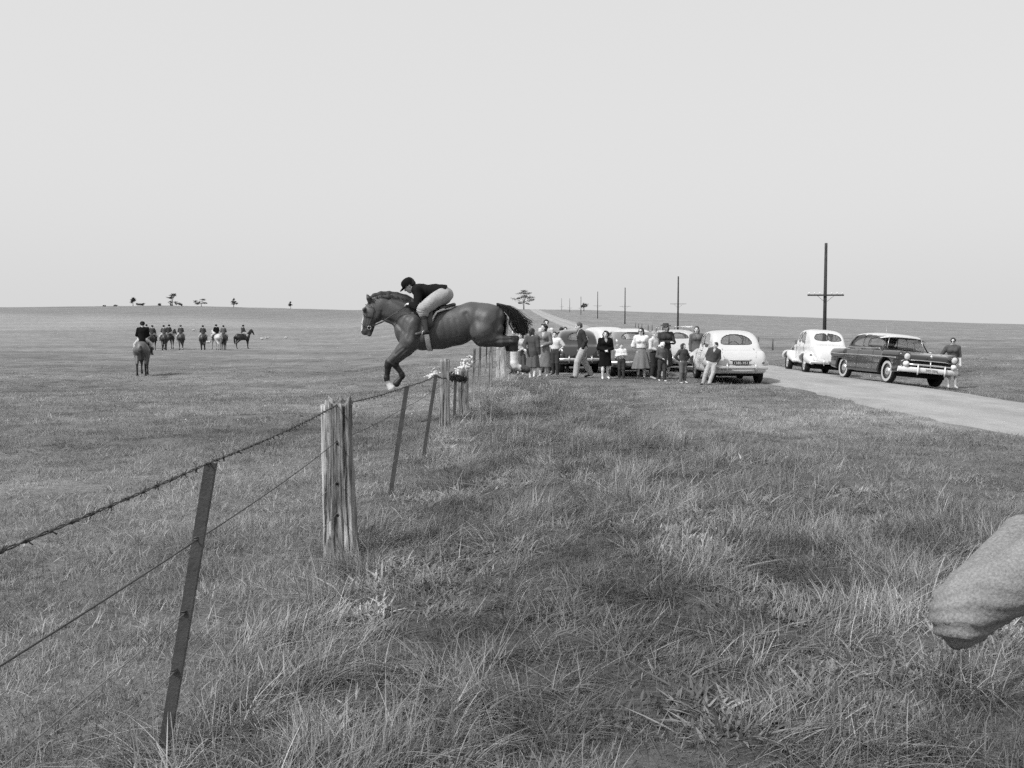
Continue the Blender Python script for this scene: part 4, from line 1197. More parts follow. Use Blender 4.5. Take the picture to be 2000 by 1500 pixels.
    ridge = [K(cu[i], cv[i] + 2, 28, cu[i + 1], cv[i + 1] + 2, 30, 0, 0, 0.022, 0.02, 0.9) for i in range(len(cu) - 1)]
    ridge += [K(cu[i], cv[i] + 36, 22, cu[i + 1], cv[i + 1] + 36, 26, s * 0.055, s * 0.07, 0.028, 0.02, 0.6) for i in range(2, len(cu) - 1) for s in (-1, 1)]
    V, Q, c = implicit(ridge, 0.010)
    V = V + np.stack([0 * V[:, 0], 0 * V[:, 0], 0.002 * sines(V[:, 0] * 60, V[:, 1] * 20, V[:, 2] * 15, 1.0, 3)], 1)
    obj('mane_crest', mesh_np('mane_crest', V - np.array(T), Q, True, c), M_HAIR, mane)
    # tail: strands flying out behind
    mb = MB()
    for k in range(760):
        a = r.uniform() ** 1.5; w = r.normal()
        q0 = (1448 + r.uniform(0, 22), 372 + r.uniform(-12, 40))
        fly = r.uniform() ** 4.0
        p1 = (1545 + 10 * w, 395 + 45 * a - 28 * fly)
        p2 = (1625 + 20 * w + 20 * fly, 440 + 95 * a - 35 * fly)
        p3 = (1680 + 20 * w + 50 * fly, 545 + 55 * a - 70 * fly)
        p4 = (1712 + 20 * w + 95 * fly, 650 + 30 * a - 140 * fly)
        if r.uniform() < 0.28: p3 = (1640 + 40 * w, 560); p4 = (1690 + 30 * w, 655)
        if r.uniform() < 0.12: p2 = (1530 + 15 * w, 500); p3 = (1525 + 15 * w, 600); p4 = (1520 + 12 * w, 680); p1 = (1500, 430)
        y = r.normal() * 0.030
        pts = [np.array(P(*q0, y * 0.4)), np.array(P(*p1, y)), np.array(P(*p2, y * 1.3)), np.array(P(*p3, y * 1.7)), np.array(P(*p4, y * 2))]
        t = np.linspace(0, 4, 10)
        pp = np.stack([np.interp(t, range(5), [q[i] for q in pts]) for i in range(3)], 1)
        pp[1:-1] = (pp[:-2] + 2 * pp[1:-1] + pp[2:]) / 4
        mb.tube(pp - np.array(T), np.linspace(0.006, 0.0022, 10), 3, r.uniform(0.008, 0.022), False)
    mb.build('tail', M_HAIR, root)
    # tack
    def part(name, prims, val, h=0.012, cuts=(), mat=None):
        for p in prims: p['v'] = val
        V, Q, c = implicit(prims, h, cuts)
        return obj(name, mesh_np(name, V - np.array(T), Q, True, c), mat or M_CLOTH, root)
    sad = part('saddle', [K(735, 425, 40, 830, 425, 34, f=2.4), K(830, 425, 34, 930, 415, 30, f=3.2), K(930, 415, 28, 1035, 374, 18, f=4.5)]
         + [K(800, 440, 40, 790, 560, 60, s * 0.235, s * 0.300, k=0.03, f=0.35) for s in (-1, 1)], 0.035, mat=attr_mat('saddle_leather', 0.4, 0.5, 0.3, 12))
    mb = MB()
    for s in (-1, 1):
        pts = [P(1065, 396, s * 0.02), P(1000, 410, s * 0.12), P(930, 426, s * 0.20), P(875, 450, s * 0.26), P(850, 490, s * 0.29), P(836, 535, s * 0.31)]
        mb.tube(np.array(pts) - np.array(T), [0.016, 0.02, 0.02, 0.018, 0.016, 0.012], 8, 0.62)
    mb.build('saddle_cloth', M_CLOTH, root)
    th = np.linspace(-0.15, math.pi + 0.15, 30)
    def band(u0, v0, u1, v1, ry, wid, val, nm, mat):
        # strap under the barrel from side to side
        mb = MB(); pts = []
        for t in th:
            k = math.sin(t)
            pts.append(P(u0 + (u1 - u0) * max(k, 0), v0 + (v1 - v0) * max(k, 0), -ry * math.cos(t)))
        pts = np.array(pts) - np.array(T)
        A = pts + np.array((-wid / 2, 0, 0)); B = pts + np.array((wid / 2, 0, 0))
        n = len(pts); i = np.arange(n - 1)
        mb.add(np.concatenate([A, B]), np.stack([i, i + 1, n + i + 1, n + i], 1), c=val)
        return mb.build(nm, mat, root)
    band(765, 560, 800, 828, 0.305, 0.085, 0.62, 'girth', M_CLOTH)
    # bridle straps and reins
    mb = MB()
    def strap(pts, r=0.007, val=0.02):
        mb.tube(np.array(pts) - np.array(T), r, 6, val)
    for s in (-1, 1):
        strap([P(238, 345, s * 0.07), P(262, 430, s * 0.115), P(235, 520, s * 0.085), P(208, 596, s * 0.07)])
        strap([P(150, 470, s * 0.06), P(190, 490, s * 0.09), P(250, 505, s * 0.09)], 0.006)
        strap([P(175, 375, s * 0.085), P(215, 385, s * 0.11), P(245, 395, s * 0.115)], 0.006)
        strap([P(133, 560, s * 0.05), P(175, 590, s * 0.065), P(225, 605, s * 0.05)], 0.006)
    mb.build('bridle', M_LEATHER, root)
    mb = MB()
    for s in (-1, 1):
        strap([P(212, 598, s * 0.075), P(330, 545, s * 0.11), P(450, 475, s * 0.15), P(585, 388, s * 0.19)], 0.007, 0.05)
    mb.build('rein', M_LEATHER, root)
    for s in (-1, 1):
        mb = MB()
        th2 = np.linspace(0, 2 * math.pi, 16); o_ = P(212, 600, s * 0.078) - np.array(T)
        mb.tube(np.stack([o_[0] + 0.032 * np.cos(th2), np.full(16, o_[1]), o_[2] + 0.032 * np.sin(th2)], 1), 0.005, 6, 0.6)
        mb.build('bit_ring', M_CHROME, root)
    for s in (-1, 1):
        mb = MB()
        strap([P(800, 450, s * 0.30), P(770, 560, s * 0.37), P(752, 640, s * 0.375)], 0.008)
        mb.build('stirrup_leather', M_LEATHER, root)
        mb = MB()
        o_ = P(745, 655, s * 0.375) - np.array(T); th2 = np.linspace(0, 2 * math.pi, 18)
        mb.tube(np.stack([o_[0] + 0.01 * np.sin(th2), o_[1] + 0.055 * np.cos(th2), o_[2] + 0.055 * np.sin(th2)], 1), 0.007, 6)
        mb.build('stirrup', M_CHROME, root)
    return root

def jumping_rider():
    H = 1.74
    J = {}
    J['head'] = P(598, 192); J['face'] = nrm((-0.80, 0, -0.55)); J['up'] = nrm((-0.50, 0, 0.84))
    J['neck'] = P(655, 222); J['chest'] = P(735, 246); J['waist'] = P(860, 250); J['pelvis'] = P(935, 272)
    for s, sg in (('l', 1), ('r', -1)):
        J['sh_' + s] = P(690, 240, sg * 0.185); J['hip_' + s] = P(925, 290, sg * 0.10)
        J['kn_' + s] = P(745, 425, sg * 0.335); J['an_' + s] = P(778, 622, sg * 0.375); J['toe_' + s] = P(690, 664, sg * 0.40)
    J['el_r'] = P(695, 405, -0.30); J['wr_r'] = P(625, 382, -0.19)
    J['el_l'] = P(680, 385, 0.30); J['wr_l'] = P(625, 350, 0.19)
    base = J['pelvis'].copy()
    root = empty('person', base, label='rider in dark cap, dark jacket and pale breeches crouched over the jumping horse', cat='person')
    for k in J:
        if k not in ('face', 'up'): J[k] = J[k] - base
    human(root, J, H, dict(jacket=0.014, jhem=0.015, mounted=True, crease=0.010, trousers=0.36, wide=1.28, leg_end=0.80, glove=0.68, close=0.9, hat=(0.012, 'riding'), hair=(0.02, 'short'), shoe=0.02, legs=0.025), 0.0115, seed=40)
    # tall boots
    prims = []
    for s in 'lr':
        prims += [C(J['kn_' + s] * 0.82 + J['an_' + s] * 0.18, J['an_' + s], 0.062, 0.046, 0.03, 0.02), C(J['an_' + s] - np.array((0, 0, 0.035)), J['toe_' + s], 0.040, 0.034, 0.03, 0.02)]
    V, Q, c = implicit(prims[:2], 0.0115); obj('boot', mesh_np('boot', V, Q, True, c), M_LEATHER, root)
    V, Q, c = implicit(prims[2:], 0.0115); obj('boot', mesh_np('boot', V, Q, True, c), M_LEATHER, root)

jumping_horse()
jumping_rider()

# ------------------------------------------------------------------ riders in the paddock
def paddock_horse(name, loc, rz, body, points, label, gait=0, belly=None, sock=None, hres=0.022):
    root = empty(name, loc, rz, label=label, cat='horse', group='horses out in the paddock')
    c0, dk = body, points
    X = (1.0, 0, 0)
    Z = [C((0, 0.62, 1.22), (0, 0.3, 1.17), 0.27, 0.31, c0, 0.06, (X, 0.80)), C((0, 0.3, 1.17), (0, -0.2, 1.16), 0.31, 0.32, c0, 0.06, (X, 0.86)),
         C((0, -0.2, 1.16), (0, -0.55, 1.25), 0.31, 0.29, c0, 0.06, (X, 0.90)), C((0, -0.55, 1.22), (0, -0.68, 1.17), 0.27, 0.22, c0, 0.05, (X, 1.0)),
         C((0, 0.62, 1.3), (0, 0.92, 1.62), 0.24, 0.17, c0, 0.06, (X, 0.5)), C((0, 0.92, 1.62), (0, 1.12, 1.83), 0.17, 0.11, c0, 0.05, (X, 0.55)),
         C((0, 1.15, 1.82), (0, 1.30, 1.62), 0.12, 0.09, c0, 0.03, (X, 0.7)), C((0, 1.30, 1.62), (0, 1.42, 1.42), 0.085, 0.06, c0, 0.03, (X, 0.8)),
         C((0.06, 1.1, 1.92), (0.075, 1.1, 2.04), 0.03, 0.008, dk, 0.02), C((-0.06, 1.1, 1.92), (-0.075, 1.1, 2.04), 0.03, 0.008, dk, 0.02)]
    g = [(0.0, 0.05, -0.05, 0.0), (0.22, -0.16, -0.20, 0.18), (-0.18, 0.20, 0.20, -0.16), (0.1, -0.06, 0.12, -0.1)][gait]
    for i, s in enumerate((-1, 1)):
        dy = g[i]; hy = g[2 + i]
        sk = dk if sock is None else sock
        lift = 0.06 if dy > 0.1 else 0.0
        Z += [C((s * 0.16, 0.58, 1.05), (s * 0.15, 0.60 + dy * 0.4, 0.82), 0.14, 0.095, c0, 0.05), C((s * 0.15, 0.60 + dy * 0.4, 0.82), (s * 0.14, 0.62 + dy * 0.8, 0.48 + lift), 0.085, 0.05, c0 * 0.7, 0.03),
              C((s * 0.14, 0.62 + dy * 0.8, 0.47 + lift), (s * 0.14, 0.60 + dy, 0.16 + lift), 0.042, 0.033, dk, 0.02), C((s * 0.14, 0.60 + dy, 0.15 + lift), (s * 0.14, 0.65 + dy, 0.07 + lift), 0.04, 0.036, sk, 0.015),
              C((s * 0.14, 0.65 + dy, 0.06 + lift), (s * 0.14, 0.68 + dy, 0.025 + lift), 0.045, 0.055, 0.03, 0.01)]
        Z += [C((s * 0.15, -0.55, 1.12), (s * 0.17, -0.48, 0.90), 0.21, 0.15, c0, 0.05), C((s * 0.17, -0.50, 0.90), (s * 0.16, -0.74 + hy * 0.7, 0.55), 0.13, 0.065, c0 * 0.8, 0.04),
              C((s * 0.16, -0.75 + hy * 0.7, 0.55), (s * 0.155, -0.72 + hy, 0.17), 0.052, 0.036, dk, 0.02), C((s * 0.155, -0.72 + hy, 0.16), (s * 0.155, -0.67 + hy, 0.07), 0.042, 0.038, sk, 0.015),
              C((s * 0.155, -0.67 + hy, 0.06), (s * 0.155, -0.64 + hy, 0.025), 0.048, 0.056, 0.03, 0.01)]
    V, Q, c = implicit(Z, hres)
    obj('body', mesh_np('body', V, Q, True, c), M_COAT, root)
    tl = points if points < 0.2 else points * 0.7
    V, Q, c = implicit([C((0, -0.84, 1.30), (0.01, -0.98, 1.12), 0.05, 0.075, tl, 0.04), C((0.01, -0.98, 1.12), (0.03, -0.98, 0.75), 0.085, 0.085, tl, 0.04), C((0.03, -0.98, 0.75), (0.05, -0.96, 0.48), 0.08, 0.03, tl, 0.04)], hres)
    V = V + np.stack([sines(V[:, 0] * 40, V[:, 1] * 40, V[:, 2] * 3, 1, 2) * 0.008] * 2 + [0 * V[:, 0]], 1)
    obj('tail', mesh_np('tail', V, Q, True, c), M_HAIR, root)
    V, Q, c = implicit([C((0, 0.66, 1.55), (0, 0.86, 1.78), 0.05, 0.05, tl, 0.03, (X, 0.7)), C((0, 0.86, 1.78), (0, 1.08, 1.95), 0.05, 0.04, tl, 0.03, (X, 0.7))], hres)
    obj('mane', mesh_np('mane', V, Q, True, c), M_HAIR, root)
    V, Q, c = implicit([C((0, 0.30, 1.49), (0, -0.12, 1.47), 0.05, 0.05, 0.03, 0.03, (X, 4.0)), C((0.27, 0.12, 1.35), (0.30, 0.15, 1.02), 0.16, 0.12, 0.03, 0.03, (X, 0.2)), C((-0.27, 0.12, 1.35), (-0.30, 0.15, 1.02), 0.16, 0.12, 0.03, 0.03, (X, 0.2))], hres)
    obj('saddle', mesh_np('saddle', V, Q, True, c), attr_mat('saddle_leather'), root)
    return root

def mounted(loc, rz, out, label, H=1.72, hres=0.022):
    """seated rider facing +Y (same frame as the horse)"""
    root = empty('person', (0, 0, 0), 0.0, label=label, cat='person', group='riders out in the paddock')
    seat = np.array((0, 0.02, 1.60))
    J = {'pelvis': np.array((0, 0, 0.0)), 'waist': np.array((0, 0.02, 0.16)), 'chest': np.array((0, 0.04, 0.36)), 'neck': np.array((0, 0.06, 0.52)), 'head': np.array((0, 0.09, 0.67)),
         'face': np.array((0, 1.0, -0.05)), 'up': np.array((0, 0, 1.0))}
    for s, sg in (('l', -1), ('r', 1)):
        J['sh_' + s] = np.array((sg * 0.18, 0.05, 0.46)); J['el_' + s] = np.array((sg * 0.25, 0.10, 0.20)); J['wr_' + s] = np.array((sg * 0.09, 0.33, 0.14))
        J['hip_' + s] = np.array((sg * 0.11, 0.02, -0.03)); J['kn_' + s] = np.array((sg * 0.33, 0.36, -0.22)); J['an_' + s] = np.array((sg * 0.37, 0.16, -0.62)); J['toe_' + s] = np.array((sg * 0.40, 0.33, -0.66))
    root.rotation_euler = (0, 0, rz)
    cs, sn = math.cos(rz), math.sin(rz)
    root.location = (loc[0] + seat[0] * cs - seat[1] * sn, loc[1] + seat[0] * sn + seat[1] * cs, loc[2] + seat[2])
    o = dict(mounted=True, close=0.9, shoe=0.02, legs=0.02, leg_end=0.75, wide=1.15, trousers=0.45, hair=(0.02, 'short')); o.update(out)
    human(root, J, H, o, hres, seed=int(abs(loc[0]) * 10))
    return root

def pair(px, fy, d, rz, hb, hp, gait, out, hl, rl, sock=None, hres=0.022):
    x = (px - 1000) / FPX * d
    loc = (x, d, hz(x, d))
    rz = rz + math.atan2(-x, d)
    paddock_horse('horse', loc, rz, hb, hp, hl, gait, None, sock, hres)
    mounted(loc, rz, out, rl, hres=hres)

pair(279, 733, 43.5, -0.10, 0.115, 0.02, 1, dict(jacket=0.012, jhem=0.10, trousers=0.5, hat=(0.012, 'riding')), 'pale rumped dark tailed horse walking away, nearest in the paddock', 'rider in a long black jacket on the nearest paddock horse')
pair(287, 690, 97, -0.15, 0.06, 0.02, 2, dict(jacket=0.035, hat=(0.02, 'riding')), 'dark horse just past the shoulder of the nearest black-jacketed rider, left of two', 'left of two riders just past the shoulder of the nearest black-jacketed rider', hres=0.03)
pair(298, 690, 93, -0.25, 0.05, 0.02, 1, dict(jacket=0.06, hat=(0.02, 'riding')), 'dark horse just past the nearest black-jacketed rider, right of two', 'right of two riders just past the nearest black-jacketed rider', hres=0.03)
pair(321, 690, 92, 0.05, 0.035, 0.012, 0, dict(jacket=0.10, hat=(0.03, 'riding')), 'near black horse of the close pair second from the left', 'rider in a grey jacket on the near black horse of the close pair', hres=0.03)
pair(330, 688, 96, -0.55, 0.045, 0.015, 3, dict(jacket=0.045, hat=(0.02, 'riding')), 'dark horse angled right beside the near black horse of the close pair', 'rider in a dark jacket on the angled horse of the close pair', hres=0.03)
pair(354, 684, 95, 0.02, 0.055, 0.02, 1, dict(jacket=0.08, hat=(0.03, 'riding')), 'dark horse with white hind socks, alone between the close pair and the grey horse group', 'lone rider in a dark grey jacket on the white-socked horse', 0.6, 0.03)
pair(397, 682, 94, -0.05, 0.05, 0.015, 2, dict(jacket=0.07, hat=(0.03, 'riding')), 'dark horse walking away just left of the grey horse', 'rider in a grey jacket just left of the grey horse', hres=0.03)
pair(424, 684, 92, 0.35, 0.55, 0.30, 1, dict(jacket=0.015, hat=(0.02, 'riding')), 'white-grey horse in the paddock', 'rider in a black jacket on the white-grey horse', hres=0.03)
pair(437, 683, 94, -0.1, 0.04, 0.015, 0, dict(jacket=0.12, hat=(0.05, 'riding')), 'dark horse just right of the white-grey horse', 'rider in a lighter jacket just right of the white-grey horse', hres=0.03)
pair(474, 678, 99, -0.95, 0.028, 0.012, 3, dict(jacket=0.05, hat=(0.02, 'riding')), 'black horse turned to the right, rightmost of the paddock group', 'small rider on the right-turned black horse, rightmost of the paddock group', hres=0.03)
# ------------------------------------------------------------------ motor cars (x right, y forward, z up, origin on the ground)
def paint(name, val, rough=0.25, coat=0.6):
    return grey(name, val, rough, 0.5, 0.04, 2.0, coat=coat)
def glass_mat():
    m, nt, b, out = nodes_of('window_glass')
    tr = nt.nodes.new('ShaderNodeBsdfTransparent'); tr.inputs[0].default_value = (0.86, 0.86, 0.86, 1)
    gl = nt.nodes.new('ShaderNodeBsdfGlossy'); gl.inputs['Roughness'].default_value = 0.03
    fr = nt.nodes.new('ShaderNodeFresnel')
    ge = nt.nodes.new('ShaderNodeNewGeometry')      # single sheet: same reflectance from both faces
    nt.links.new(math_node(nt, 'ADD', math_node(nt, 'MULTIPLY', ge.outputs['Backfacing'], 1 / 1.5 - 1.5), 1.5), fr.inputs[0])
    k = math_node(nt, 'ADD', math_node(nt, 'MULTIPLY', fr.outputs[0], 1.2), 0.04)
    mx = nt.nodes.new('ShaderNodeMixShader'); nt.links.new(k, mx.inputs[0])
    nt.links.new(tr.outputs[0], mx.inputs[1]); nt.links.new(gl.outputs[0], mx.inputs[2]); nt.links.new(mx.outputs[0], out.inputs[0])
    return m
M_GLASS = glass_mat()
M_SEAT = grey('car_seat_cloth', 0.06, 0.9, 0.1, 0.2, 8)
M_RUBBER = grey('window_rubber', 0.02, 0.7, 0.2, 0.2, 8)

def spline(pts, n=10):
    """closed Catmull-Rom through the points"""
    p = np.asarray(pts, float); m = len(p); out = []
    for i in range(m):
        a, b, c, d = p[(i - 1) % m], p[i], p[(i + 1) % m], p[(i + 2) % m]
        for t in np.linspace(0, 1, n, endpoint=False):
            out.append(0.5 * ((2 * b) + (c - a) * t + (2 * a - 5 * b + 4 * c - d) * t * t + (3 * b - 3 * c + d - a) * t ** 3))
    return np.array(out)

def poly_sd(poly, A, B):
    """signed distance to a closed polygon at the grid of points (A, B)"""
    P0 = poly; P1 = np.roll(poly, -1, 0)
    d = np.full(A.shape, 1e9); s = np.zeros(A.shape, bool)
    for (x0, y0), (x1, y1) in zip(P0, P1):
        ex, ey = x1 - x0, y1 - y0
        wx, wy = A - x0, B - y0
        t = np.clip((wx * ex + wy * ey) / (ex * ex + ey * ey + 1e-12), 0, 1)
        dx, dy = wx - ex * t, wy - ey * t
        d = np.minimum(d, dx * dx + dy * dy)
        if y1 != y0:
            cond = ((y0 <= B) & (y1 > B)) | ((y1 <= B) & (y0 > B))
            s ^= cond & (A < x0 + (B - y0) / (y1 - y0) * ex)
    return np.where(s, -1, 1) * np.sqrt(d)

def smax(a, b, k):
    h = np.maximum(k - np.abs(a - b), 0) / k
    return np.maximum(a, b) + h * h * k * 0.25
def smin(a, b, k):
    return -smax(-a, -b, k)

def sym(half):
    """mirror a half outline (x>0) to a closed one"""
    h = np.asarray(half, float)
    return np.concatenate([h, (h * (-1, 1))[::-1]])

def car(name, label, loc, rz, S, group=None, roll=0.0, pitch=0.0):
    h = S.get('h', 0.024)
    root = empty(name, loc, rz, label=label, cat='car', group=group or 'parked cars')
    root.rotation_mode = 'ZXY' if False else 'XYZ'
    root.rotation_euler = (pitch, roll, rz)
    L, W, Ht = S['L'], S['W'], S['H']
    lo = np.array((-W / 2 - 0.12, -L / 2 - 0.15, 0.12)); hi = np.array((W / 2 + 0.12, L / 2 + 0.15, Ht + 0.1))
    n = np.ceil((hi - lo) / h).astype(int) + 1
    x = (lo[0] + h * np.arange(n[0])).astype(np.float32); y = (lo[1] + h * np.arange(n[1])).astype(np.float32); z = (lo[2] + h * np.arange(n[2])).astype(np.float32)
    YZ = np.meshgrid(y, z, indexing='ij'); XZ = np.meshgrid(x, z, indexing='ij'); XY = np.meshgrid(x, y, indexing='ij')
    side = lambda p, sp=True: poly_sd(spline(p, 6) if sp else np.asarray(p, float), *YZ).astype(np.float32)[None]
    frt = lambda p, sp=True: poly_sd(spline(p, 6) if sp else np.asarray(p, float), *XZ).astype(np.float32)[:, None, :]
    top = lambda p: poly_sd(spline(p, 6), *XY).astype(np.float32)[:, :, None]
    k = S.get('k', 0.14)
    low = smax(smax(side(S['low_side']), frt(S['low_front']), k), top(S['low_top']), k)
    cab = smax(smax(side(S['cab_side']), frt(S['cab_front']), S.get('kc', 0.16)), top(S['cab_top']), S.get('kc', 0.16))
    D = smin(low, cab, S.get('kj', 0.06))
    X3, Y3, Z3 = x[:, None, None], y[None, :, None], z[None, None, :]
    for f in S.get('fenders', []):
        for s in (-1, 1):
            p = C((s * f[0], f[1], f[2]), (s * f[3], f[4], f[5]), f[6], f[7], 0, 0, f[8] if len(f) > 8 else None)
            D = smin(D, _dist(p, X3, Y3, Z3).astype(np.float32), S.get('kf', 0.08))
    for p in S.get('adds', []):
        D = smin(D, _dist(p, X3, Y3, Z3).astype(np.float32), 0.05)
    # hollow cabin, window openings, wheel arches, flat underside
    cav = np.maximum(cab + 0.05, S['belt'] - 0.22 - Z3)
    D = np.maximum(D, -cav)
    ax = np.abs(X3)
    wins = []
    for nm, poly in S['side_windows']:
        pd = side(poly)
        D = np.maximum(D, -np.maximum(pd, 0.30 - ax))
        wins.append((nm, 'side', poly))
    for nm, poly, ysg in S['end_windows']:
        pd = frt(poly)
        D = np.maximum(D, -np.maximum(pd, S.get('ycut', 0.35) - ysg * (Y3 - S.get('ymid', -0.2))))
        wins.append((nm, 'front' if ysg > 0 else 'rear', poly))
    for wy, r, cover in S['arches']:
        cyl = np.sqrt((Y3 - wy) ** 2 + (Z3 - S['wr']) ** 2) - r
        D = np.maximum(D, -np.maximum(cyl, S['wx'] - 0.18 - ax) if not cover else -np.maximum(np.maximum(cyl, S['wx'] - 0.18 - ax), Z3 - cover))
    D = np.maximum(D, S.get('clear', 0.24) - Z3)
    V, Q = surface_nets(D, lo, h)
    body_me = mesh_np('body', V, Q)
    body = obj('body', body_me, S['paint'], root)
    if 'roof_paint' in S:
        body_me.materials.append(S['roof_paint'])
        cz = V[Q].mean(1)
        sd = cz[:, 2] > S['roof_z']
        body_me.polygons.foreach_set('material_index', sd.astype(np.int32))
    # panes
    Vg, Qg = surface_nets((cab + 0.022).astype(np.float32), lo, h)
    cg = Vg[Qg].mean(1)
    def clip(nm, mask, parent=root):
        q = Qg[mask]
        if not len(q): return
        idx, inv = np.unique(q, return_inverse=True)
        obj(nm, mesh_np(nm, Vg[idx], inv.reshape(-1, 4)), M_GLASS, parent)
    for nm, kind, poly in wins:
        pp = spline(poly, 6)
        if kind == 'side':
            ins = poly_sd(pp, cg[:, 1], cg[:, 2]) < 0.02
            for s in (-1, 1): clip(nm, ins & (cg[:, 0] * s > 0.30))
        else:
            ins = poly_sd(pp, cg[:, 0], cg[:, 2]) < 0.02
            sg = 1 if kind == 'front' else -1
            clip(nm, ins & (sg * (cg[:, 1] - S.get('ymid', -0.2)) > S.get('ycut', 0.35)))
    bvh = BVHTree.FromPolygons([tuple(v) for v in V], [tuple(q) for q in Q])
    def surf(p, d):
        hit = bvh.ray_cast(Vector(p), Vector(d))
        return np.array(hit[0]) if hit[0] is not None else np.array(p)
    def seam(nm, pts, mat=M_RUBBER, r=0.006, sides=(-1, 1), off=0.0, parent=body):
        for s in sides:
            mb = MB()
            P_ = [surf((s * 1.6, a, b), (-s, 0, 0)) + np.array((s * off, 0, 0)) for a, b in pts]
            P_ = [q for q in P_ if 0.35 < q[0] * s < 1.2]
            if len(P_) < 3: continue
            mb.tube(P_, r, 6); mb.build(nm, mat, parent)
    for pts in S.get('seams', []):
        p = np.array(pts, float); t = np.linspace(0, len(p) - 1, 24)
        seam('door_seam', np.stack([np.interp(t, range(len(p)), p[:, i]) for i in (0, 1)], 1))
    for pts in S.get('trim', []):
        p = np.array(pts, float); t = np.linspace(0, len(p) - 1, 40)
        seam('trim_strip', np.stack([np.interp(t, range(len(p)), p[:, i]) for i in (0, 1)], 1), M_CHROME, 0.013, off=0.004)
    for a, b in S.get('handles', []):
        for s in (-1, 1):
            q = surf((s * 1.6, a, b), (-s, 0, 0)) + np.array((s * 0.012, 0, 0))
            mb = MB(); mb.tube([q + (0, -0.09, 0), q + (s * 0.02, -0.07, 0), q + (s * 0.02, 0.06, 0), q + (0, 0.08, 0)], 0.012, 6); mb.build('door_handle', M_CHROME, root)
    # window surrounds
    for nm, kind, poly in wins:
        pp = spline(poly, 5)
        if kind == 'side': continue
        sg = 1 if kind == 'front' else -1
        mb = MB()
        ring = []
        Vc = Vg[(sg * (Vg[:, 1] - S.get('ymid', -0.2)) > 0.2)]
        for a, b in np.concatenate([pp, pp[:2]]):
            j = np.argmin((Vc[:, 0] - a) ** 2 + (Vc[:, 2] - b) ** 2)
            ring.append((a, Vc[j][1] + sg * 0.018, b))
        mb.tube(ring, 0.011, 6, cap=False); mb.build('window_rubber', M_RUBBER if not S.get('chrome_win') else M_CHROME, root)
    # cabin interior
    mb = MB(); mb.box((0, S['seat'][0], S['belt'] - 0.10), (W / 2 - 0.22, 0.09, 0.22)); mb.box((0, S['seat'][0] + 0.3, S['belt'] - 0.27), (W / 2 - 0.22, 0.3, 0.06)); mb.build('front_seat', M_SEAT, root, False)
    mb = MB(); mb.box((0, S['seat'][1], S['belt'] - 0.12), (W / 2 - 0.22, 0.10, 0.18)); mb.build('rear_seat', M_SEAT, root, False)
    th = np.linspace(0, 2 * math.pi, 25)
    mb = MB(); sy = S['seat'][0] + 0.52
    mb.tube(np.stack([0.35 + 0.2 * np.cos(th), sy + 0.07 * np.sin(th), S['belt'] + 0.02 + 0.18 * np.sin(th)], 1), 0.013, 6); mb.tube([(0.35, sy, S['belt'] + 0.02), (0.35, sy + 0.3, S['belt'] - 0.2)], 0.02, 6)
    mb.build('steering_wheel', M_DARK, root)
    # chassis and wheels
    mb = MB(); mb.box((0, 0, 0.30), (W / 2 - 0.28, L / 2 - 0.35, 0.07)); mb.tube([(-S['wx'] + 0.1, S['wb'][0], S['wr']), (S['wx'] - 0.1, S['wb'][0], S['wr'])], 0.05, 8); mb.tube([(-S['wx'] + 0.1, S['wb'][1], S['wr']), (S['wx'] - 0.1, S['wb'][1], S['wr'])], 0.06, 8)
    mb.build('chassis', M_BLACK, root, False)
    r = S['wr']
    for wy in S['wb']:
        for s in (-1, 1):
            wo = empty('wheel', (s * S['wx'], wy, r)); wo.parent = root
            mb = MB(); mb.lathe([(r * 0.60, -0.06 * s), (r * 0.62, -0.085 * s), (r * 0.86, -0.095 * s), (r * 0.97, -0.075 * s), (r, -0.04 * s), (r, 0.04 * s), (r * 0.97, 0.075 * s), (r * 0.86, 0.095 * s), (r * 0.62, 0.085 * s), (r * 0.60, 0.05 * s)], 36, 'x')
            mb.build('tyre', M_TYRE, wo)
            if S.get('whitewall'):
                mb = MB(); mb.lathe([(r * 0.66, 0.0935 * s), (r * 0.86, 0.1005 * s), (r * 0.90, 0.0945 * s)], 36, 'x'); mb.build('whitewall', grey('whitewall_rubber', 0.42, 0.7, 0.2, 0.08), wo)
            mb = MB(); mb.lathe([(r * 0.62, 0.05 * s), (r * 0.60, 0.075 * s), (r * 0.45, 0.06 * s), (r * 0.40, 0.05 * s), (0.001, 0.05 * s)], 30, 'x')
            mb.build('rim', S.get('rim', S['paint']), wo)
            mb = MB(); mb.lathe([(r * 0.38, 0.052 * s), (r * 0.34, 0.085 * s), (r * 0.2, 0.10 * s), (0.001, 0.105 * s)], 24, 'x'); mb.build('hubcap', M_CHROME, wo)
    # bumpers
    for by, bw, bz, bh, over, thick in S['bumpers']:
        sg = 1 if by > 0 else -1
        t = np.linspace(-1, 1, 21)
        xs = t * bw; ys = by - sg * (0.13 * np.abs(t) ** 3.5 + 0.02 * t * t); zz = np.full(21, bz)
        V_ = []; 
        sec = [(-thick, -bh), (0.0, -bh * 1.0), (0.018, -bh * 0.5), (0.024, 0), (0.018, bh * 0.5), (0.0, bh), (-thick, bh)]
        for i in range(21):
            for a, b in sec: V_.append((xs[i], ys[i] + sg * a, zz[i] + b))
        ns = len(sec); I = np.arange(20)
        Q_ = np.concatenate([np.stack([I * ns + q, (I + 1) * ns + q, (I + 1) * ns + (q + 1) % ns, I * ns + (q + 1) % ns], 1) for q in range(ns)])
        mb = MB(); mb.add(V_, Q_); bo = mb.build('bumper', S.get('bumper_mat', M_CHROME), root)
